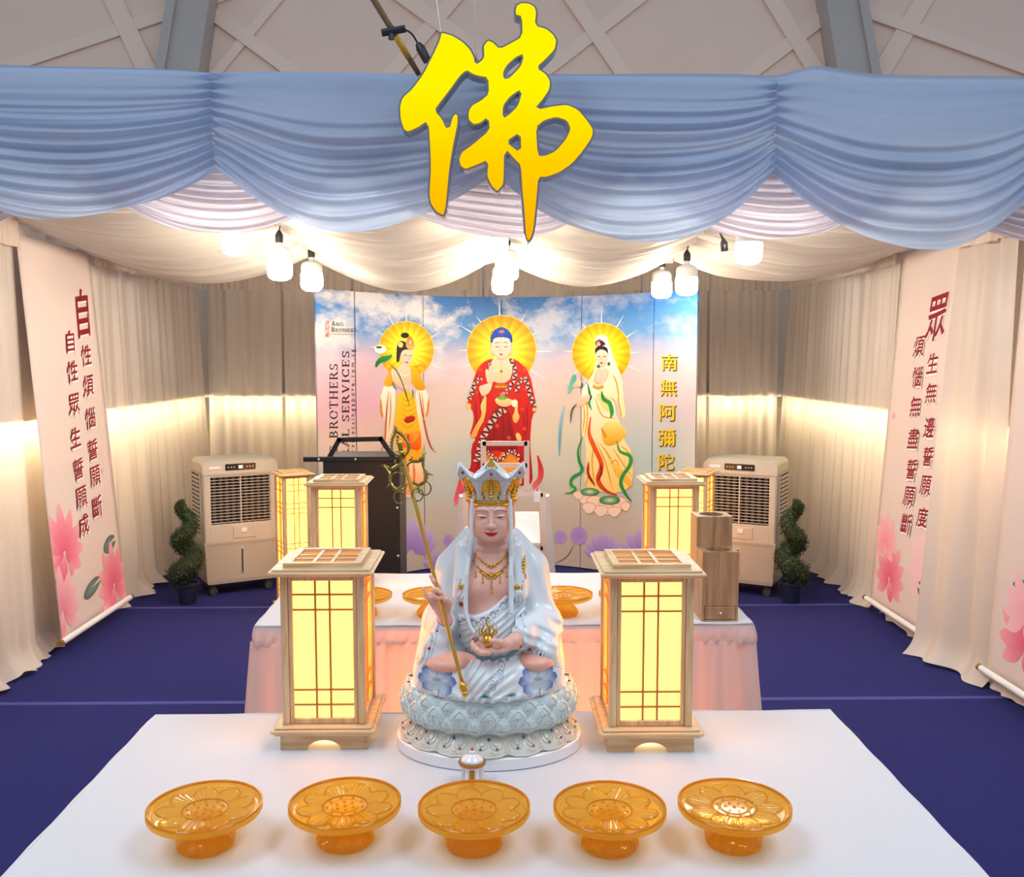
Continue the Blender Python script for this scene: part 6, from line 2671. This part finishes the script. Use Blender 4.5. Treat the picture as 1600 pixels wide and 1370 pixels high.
# ---------------- necklace, buttons, brooch, gems on the robe
chest = lambda P: f_body(P)
b = MB()
for (xa, za, sag, n) in ((.041, .462, .026, 23), (.044, .444, .028, 23)):
    pts = []
    for k in range(n):
        t = k / (n - 1) * 2 - 1
        p_ = on_body(HC + xa * t, za - sag * (1 - abs(t) ** 1.6), .0012, chest)
        pts.append(p_)
        if 2 < k < n - 3:
            b.ball(p_, .0019 + .0010 * (k % 2), 8, 5)
    b.tube(pts, .0010, 6)
nk_ = b.build('necklace', m_stgold, ST, smooth=True)
b = MB()
for k in range(8):
    a = 2 * PI * k / 8
    p_ = on_body(HC + .0085 * math.cos(a) * 1.5, .4145 + .006 * math.sin(a), .0016, chest)
    b.ball(p_, .0028, 8, 5)
b.ball(on_body(HC, .4145, .003, chest), .0048, 10, 7)
for s in (-1, 1):
    b.tube([on_body(HC + s * .008, .414, .0015, chest), on_body(HC + s * .019, .419, .0015, chest), on_body(HC + s * .028, .424, .0015, chest)], [.003, .0026, .001], 6)
b.ball(on_body(HC, .4345, .0022, chest), .0040, 8, 6)
for s in (-1, 1):
    b.ball(on_body(HC + s * .008, .436, .002, chest), .003, 8, 5)
b.build('necklace_centre', m_stgold, nk_, smooth=True)
for dx, L in ((-.036, .016), (-.020, .021), (0, .036), (.020, .021), (.036, .016)):
    b = MB()
    z0 = .416 + abs(dx) * .25 - (.006 if dx == 0 else 0)
    m_ = int(L / .0042)
    for k in range(m_):
        b.ball(on_body(HC + dx, z0 - .0042 * k - .003, .0012, chest), .0019 if k < m_ - 1 else .0027, 8, 5)
    b.build('pendant', m_stgold, nk_, smooth=True)
robe_f = lambda P: f_robe(P)
for (x, z, r) in ((-.064, .392, .0072), (.0655, .390, .0072)):
    b = MB()
    p_ = on_body(x, z, .0, robe_f)
    b.M = Matrix.Translation(p_) @ Matrix.Rotation(PI / 2, 4, 'X')
    b.lathe([(.0005, .0042), (r * .35, .004), (r * .5, .0022), (r * .75, .003), (r, .0005), (r, -.002)], 16, cap=False)
    b.build('robe_button', m_stgold, ST, smooth=True)
# brooch at the shoulder
b = MB()
p_ = on_body(.082, .436, .002, robe_f)
for k, (dz, r) in enumerate(((-.012, .0062), (-.004, .0058), (.004, .0052), (.011, .0045), (.017, .0032), (.022, .0018))):
    b.lathe([(r * .6, -.003), (r, 0), (r * .6, .004)], 10, c=(p_.x + dz * .10, p_.y, p_.z + dz))
br = b.build('brooch', m_stgold, ST, smooth=True)
b = MB()
b.tube(spline([(p_.x - .004, p_.y - .002, p_.z - .014), (p_.x - .006, p_.y - .004, p_.z - .026), (p_.x + .004, p_.y - .004, p_.z - .028), (p_.x + .003, p_.y - .002, p_.z - .016)], 6), .0012, 6)
b.build('brooch_loop', m_stgold, br, smooth=True)
b = MB()
b.tube([on_body(.080, .405, .0015, robe_f), on_body(.077, .392, .0015, robe_f), on_body(.076, .380, .0015, robe_f)], .0013, 6)
b.build('brooch_chain', m_stgold, br, smooth=True)
for (x, z, r, c) in ((-.0645, .345, .0050, 'red'), (-.136, .262, .0042, 'red'), (-.030, .290, .0058, 'pink'), (.094, .258, .0042, 'red'), (-.068, .270, .0036, 'blue'), (.072, .276, .003, 'red'), (-.118, .300, .0026, 'red'), (.118, .250, .003, 'blue')):
    p_ = on_body(x, z, .0)
    b = MB()
    b.ball(p_, r, 12, 8, (1, .6, 1))
    g = b.build('robe_gem', m_gem[c], ST, smooth=True)
    if r > .0045:
        b = MB()
        b.M = Matrix.Translation(p_ + Vector((0, -.001, 0)))
        b.tube([((r + .0012) * math.cos(t), 0, (r + .0012) * math.sin(t)) for t in [2 * PI * k / 14 for k in range(14)]], .0012, 5, closed=True)
        b.build('gem_setting', m_stgold, g, smooth=True)
# knotted tie cords falling on the right of the chest
b = MB()
for pts in ([(.070, .384), (.073, .36), (.068, .335), (.062, .312)], [(.074, .384), (.082, .355), (.078, .33), (.082, .315)], [(.066, .384), (.064, .36), (.060, .34)]):
    b.tube([on_body(x, z, .0012, robe_f) for x, z in spline(pts, 5)], .0030, 7)
b.build('robe_tie', m_white_g, ST, smooth=True)

# ---------------- wish-granting jewel with flames
jw = Vector((-.0015, -.151, .2925))
b = MB()
b.ball(jw, .0140, 20, 14)
jo = b.build('golden_jewel', m_stgold, ST, smooth=True)
b = MB()
for pts, r in (([(0, .012), (.004, .026), (-.003, .040), (.001, .060)], .0034), ([(-.005, .011), (-.014, .022), (-.009, .034), (-.013, .046)], .0028), ([(.005, .011), (.014, .022), (.009, .034), (.014, .044)], .0028),
               ([(-.008, .010), (-.020, .018), (-.018, .028), (-.021, .036)], .0022), ([(.008, .010), (.020, .018), (.018, .028), (.022, .035)], .0022), ([(0, .012), (-.006, .024), (.005, .034), (-.001, .046)], .0026)):
    sp_ = spline(pts, 5)
    b.tube([jw + Vector((x, -.002, z)) for x, z in sp_], [r * (1 - .85 * (k / (len(sp_) - 1)) ** 1.5) for k in range(len(sp_))], 7)
b.build('flame', m_stgold, jo, smooth=True)

# ---------------- the crown
CZ = .5835
CC = Vector((HC, .004, CZ))
b = MB()
b.lathe([(.0535, -.006), (.0575, -.005), (.0585, 0), (.0570, .003), (.0585, .006), (.0565, .010), (.053, .010)], 48, c=CC)
for k in range(24):
    a = 2 * PI * k / 24
    b.ball(CC + Vector((.059 * math.cos(a), .059 * math.sin(a), .001)), .0036 if k % 2 else .0027, 8, 5)
b.build('crown_band', m_stgold, ST, smooth=True)
b = MB()
b.lathe([(.053, .004), (.054, .025), (.050, .045), (.038, .060), (.020, .069), (.004, .072)], 32, c=CC)
b.build('crown_cap', m_white_g, ST, smooth=True)
m_lace = mat('white_lace_porcelain', s2l((222, 228, 234)), 0.3, coat=.2, bump=(900, .5))


def crown_petal(a):
    t = bpy.data.objects.new('crown_leaf', None)

    def P(u, v, off=0.0):
        # u across, v up
        s = (u - .5) * 2
        half = .50 * (1 + .42 * math.sin(min(1, v * 1.1) * PI * .62)) * (1 - max(0, v - .62) ** 1.6 * 2.6)
        top = .074 + .006 * math.cos(s * PI)
        aa = a + s * half
        r = .0565 + .028 * v ** 1.5 * (1 - .12 * s * s) + off
        z = .006 + top * v * (1 - .16 * abs(s) ** 2 * v)
        return (CC.x + r * math.sin(aa), CC.y - r * math.cos(aa), CC.z + z)
    b = MB()
    b.grid(lambda u, v: P(u, v), 18, 18)
    o = b.build('crown_leaf', m_lace, ST, smooth=True)
    sd = o.modifiers.new('thickness', 'SOLIDIFY')
    sd.thickness = .003
    sd.offset = -1 if False else 0
    # the golden niche with its little seated figure
    b = MB()
    n = 14
    rim = [P(.5 + .29 * math.cos(t), .05 + .60 * max(0, math.sin(t)) ** .8, .0022) for t in [PI * k / n for k in range(n + 1)]]
    b.tube(rim, .0020, 6)
    vs = [P(.5, .1, .0018)] + [P(.5 + .285 * math.cos(t), .04 + .59 * max(0, math.sin(t)) ** .8, .0018) for t in [PI * k / n for k in range(n + 1)]]
    b._add(vs, [(0, i, i + 1) for i in range(1, n + 1)])
    for k in range(9):
        t = PI * (k + .5) / 9
        b.ball(P(.5 + .21 * math.cos(t), .09 + .42 * math.sin(t), .003), .0024, 6, 4)
    b.build('gold_niche', m_stgold, o, smooth=True)
    b = MB()
    for (v, r) in ((.10, .0062), (.20, .0055), (.30, .0042), (.39, .0032), (.46, .0018)):
        b.ball(P(.5, v, .004), r, 8, 6)
    for s in (-1, 1):
        b.ball(P(.5 + s * .055, .12, .004), .0034, 8, 5)
    b.build('gold_figure', m_stgold, o, smooth=True)
    # pearls round the edge
    b = MB()
    for k in range(11):
        q = k / 10
        for s in (.10, .90):
            b.ball(P(.5 + (s - .5) * (1 - .15 * q), .12 + .74 * q, .0026), .0013, 6, 4)
    for k in range(7):
        b.ball(P(.26 + .08 * k, .66 + .10 * math.sin(PI * k / 6), .0026), .0013, 6, 4)
    b.build('pearl_edge', mat('pearl', (.85, .83, .78), .15, coat=.6), o, smooth=True)
    return P, o


for i, a in enumerate((0, .98, -.98, 1.96, -1.96, PI)):
    P_, o_ = crown_petal(a)
    b = MB()
    b.ball(P_(.5, .80, .0032), .0034, 10, 7, (1, .8, 1.25))
    b.build('crown_gem', m_gem[('red', 'blue', 'blue', 'green', 'green', 'red')[i]], o_, smooth=True)
b = MB()
fz = CC + Vector((0, -.012, .068))
b.lathe([(.008, 0), (.010, .004), (.005, .008), (.0095, .014), (.0085, .020), (.004, .025), (.0055, .028), (.0015, .036)], 14, c=fz)
for s in (-1, 1):
    b.tube([fz + Vector((s * .007, 0, .002)), fz + Vector((s * .013, -.002, .010)), fz + Vector((s * .008, -.002, .018))], [.003, .0022, .001], 6)
b.build('crown_finial', m_stgold, ST, smooth=True)

# ---------------- the ringed staff
s0, s1 = Vector((-.053, -.190, .190)), Vector((-.214, -.004, .735))
ax_ = (s1 - s0).normalized()
b = MB()
pts = [s0 + (s1 - s0) * k / 12 for k in range(13)]
b.tube(pts, .0042, 10)
b.tube([s0 - ax_ * .006, s0 + ax_ * .004, s0 + ax_ * .014, s0 + ax_ * .024], [.0045, .0085, .0085, .0055], 10)
b.ball(s0 - ax_ * .004, .0075, 10, 7)
for q in (.93, .97):
    b.ball(s0 + (s1 - s0) * q, .0065, 10, 6)
staff = b.build('staff', m_stgold, ST, smooth=True)
sx_ = Vector((1, .1, .28)).normalized()
sx_ = (sx_ - ax_ * sx_.dot(ax_)).normalized()
hc = s1 - ax_ * .048


def sp(u, v, w=0.0):
    return hc + sx_ * u + ax_ * v + sx_.cross(ax_) * w


m_agold = mat('aged_gold', s2l((150, 130, 66)), 0.25, metal=1.0)
b = MB()
leaf = [(0, -.004), (-.014, .006), (-.020, .022), (-.014, .042), (-.004, .056), (0, .066), (.004, .056), (.014, .042), (.020, .022), (.014, .006)]
b.tube([sp(u, v) for u, v in spline(leaf + [leaf[0]], 4)[:-1]], .0034, 7, closed=True)
for (u, v) in spline(leaf + [leaf[0]], 3):
    d_ = Vector((u, v - .028)).normalized()
    b.tube([sp(u, v), sp(u + d_.x * .0065, v + d_.y * .0065 + .002)], [.0018, .0004], 5)
b.tube([sp(0, -.01), sp(0, .036), sp(0, .05)], [.0045, .0058, .001], 8)
b.build('flame_head', m_agold, staff, smooth=True)
b = MB()
for s in (-1, 1):
    cl = [(0, -.026), (s * .016, -.020), (s * .034, -.024), (s * .046, -.014), (s * .040, -.036), (s * .043, -.056), (s * .034, -.074), (s * .018, -.078), (s * .008, -.066)]
    b.tube([sp(u, v) for u, v in spline(cl, 5)], .0036, 7)
    b.tube([sp(s * .034, -.024), sp(s * .045, -.012), sp(s * .056, -.010)], [.004, .003, .0006], 6)
    b.tube([sp(s * .040, -.056), sp(s * .050, -.060), sp(s * .058, -.066)], [.003, .002, .0005], 6)
    b.tube([sp(s * .012, -.018), sp(s * .022, -.010), sp(s * .016, -.002)], [.003, .002, .0008], 6)
b.build('cloud_bracket', m_agold, staff, smooth=True)
for (u, v, r) in ((-.026, -.052, .0165), (-.031, -.092, .0135), (.030, -.090, .0145), (.010, -.100, .0130)):
    b = MB()
    c_ = sp(u, v, .004 if u > 0 else -.004)
    d1, d2 = Vector((1, 0, 0)), Vector((0, 0, 1))
    b.tube([c_ + d1 * r * math.cos(t) + d2 * r * 1.08 * math.sin(t) for t in [2 * PI * k / 20 for k in range(20)]], .0018, 6, closed=True)
    b.build('jingle_ring', m_agold, staff, smooth=True)

# ---------------- plinth, base petals, lotus throne
EL = .763
b = MB()
b.lathe([(.216, 0), (.222, .002), (.222, .026), (.218, .029), (.02, .030)], 72, sy=EL)
b.build('plinth', mat('white_glaze', (.82, .83, .85), .25, coat=.3), ST, smooth=True, angle=40)
b = MB()
b.lathe([(.205, .0295), (.214, .034), (.205, .046), (.190, .060), (.176, .076), (.02, .077)], 72, sy=EL)
b.build('base_dome', mat('ivory_base', s2l((206, 200, 186)), .35, coat=.2), ST, smooth=True)
b = MB()
b.lathe([(.15, .073), (.172, .076), (.196, .094), (.203, .115), (.202, .138), (.196, .150), (.186, .153), (.02, .154)], 72, sy=EL)
b.build('throne_core', m_celadon, ST, smooth=True)


def petal_mesh(name, prof, halfw, tip, m, n=10, nv=12, lobes=False, beads=26):
    """a curved plate in its own frame: x across, y outward, z up"""
    def P(u, v, off=0.0):
        s = (u - .5) * 2
        w = halfw * (math.sin(min(1, .18 + v * .82) * PI * .5) ** .6 if not tip else max(.05, 1 - abs((v - .40) / .62) ** 2.4) ** .5)
        j = v * (len(prof) - 1)
        i = min(int(j), len(prof) - 2)
        t = j - i
        y = prof[i][0] + (prof[i + 1][0] - prof[i][0]) * t
        z = prof[i][1] + (prof[i + 1][1] - prof[i][1]) * t
        y += off - .009 * s * s + .004 * math.cos(s * PI * .5)
        return (w * s, y, z)
    g = MB()
    g.grid(lambda u, v: P(u, v), n, nv)
    # raised rim and scrolls
    rim = [P(.03, k / 8, .001) for k in range(1, 8)] + [P(.2, .985, .001), P(.5, 1.0, .001), P(.8, .985, .001)] + [P(.97, 1 - k / 8, .001) for k in range(1, 8)]
    g.tube(rim, .0021, 6)
    if lobes:
        for s in (-1, 1):
            g.tube([P(.5 + s * .23 + .19 * math.cos(t), .36 + .30 * math.sin(t), .0018) for t in [2 * PI * k / 12 for k in range(12)]], .0013, 5, closed=True)
            g.tube([P(.5 + s * .23 + .10 * math.cos(t), .34 + .16 * math.sin(t), .0026) for t in [2 * PI * k / 10 for k in range(10)]], .0012, 5, closed=True)
    else:
        inner = [P(.2, .25, .0015), P(.22, .55, .0018), P(.38, .80, .0018), P(.5, .88, .0018), P(.62, .80, .0018), P(.78, .55, .0018), P(.8, .25, .0015)]
        g.tube(spline([tuple(q) for q in inner], 2), .0012, 5)
        for s in (-1, 1):
            sc_ = [(.5 + s * (.02 + .16 * (1 - k / 7) * math.cos(k * .9)), .52 + .2 * (1 - k / 7) * math.sin(k * .9)) for k in range(8)]
            g.tube([P(u, v, .002) for u, v in sc_], .0010, 5)
    rr = rnd(7)
    for k in range(beads):
        u, v = rr.uniform(.22, .78), rr.uniform(.05, .62) if not lobes else rr.uniform(.7, .9)
        g.ball(P(u, v, .0018), rr.uniform(.0012, .0021), 6, 4)
    o = g.build(name, m, None, smooth=True)
    me = o.data
    bpy.data.objects.remove(o)
    return me, P


def ring_of(me, name, count, rx, z, phase, tilt=0.0, scale=1.0):
    out = []
    for k in range(count):
        a = 2 * PI * (k + phase) / count
        o = add_obj(name, me, ST)
        x, y = rx * math.sin(a), -rx * EL * math.cos(a)
        nrm = math.atan2(math.sin(a) / rx, math.cos(a) / (rx * EL))
        o.location = (x, y, z)
        o.rotation_euler = (tilt, 0, nrm + PI)
        o.scale = (scale,) * 3
        out.append(o)
    return out


# three tiers of upright petals round the bowl
pr = [(-.012, -.020), (.002, -.008), (.008, .008), (.007, .024), (.000, .038)]
pm, _ = petal_mesh('throne_petal', pr, .034, True, m_celadon)
ring_of(pm, 'throne_petal', 20, .196, .118, .5)
ring_of(pm, 'throne_petal', 20, .203, .102, 0)
pr2 = [(-.022, -.020), (-.004, -.010), (.006, .004), (.008, .020), (.004, .032)]
# lowest tier: tips hang down over the base
pr3 = [(.004, .030), (.010, .016), (.008, .002), (-.004, -.014), (-.018, -.024)]
pm3, _ = petal_mesh('throne_petal', pr3, .036, True, m_celadon)
ring_of(pm3, 'throne_petal', 20, .198, .090, .5)
# petals of the base, drooping outwards, each with three gems
m_bpet = mat('warm_white_base', s2l((214, 212, 200)), .3, coat=.25)
prb = [(-.022, .030), (-.008, .020), (.004, .008), (.012, -.004), (.016, -.014)]
pmb, PB = petal_mesh('base_petal', prb, .044, False, m_bpet, lobes=True, beads=6)
bp = ring_of(pmb, 'base_petal', 15, .196, .046, .0)
cyc = ['blue', 'red', 'green', 'red', 'blue', 'red', 'green']
for k, o in enumerate(bp):
    for (u, v, i) in ((.5, .26, 0), (.27, .62, 3), (.73, .62, 2)):
        g = MB()
        g.ball(PB(u, v, .003), .0040 if i == 0 else .0032, 10, 7, (1, .8, 1))
        g.build('base_gem', m_gem[cyc[(k * 2 + i) % 7]], o, smooth=True)
# the pearl fringe between bowl and base
b = MB()
for k in range(90):
    a = 2 * PI * k / 90
    b.ball((.181 * math.sin(a), -.181 * EL * math.cos(a), .0745), .0032, 6, 4)
tag(b.build('pearl_fringe', m_celadon, ST, smooth=True), kind='stuff')
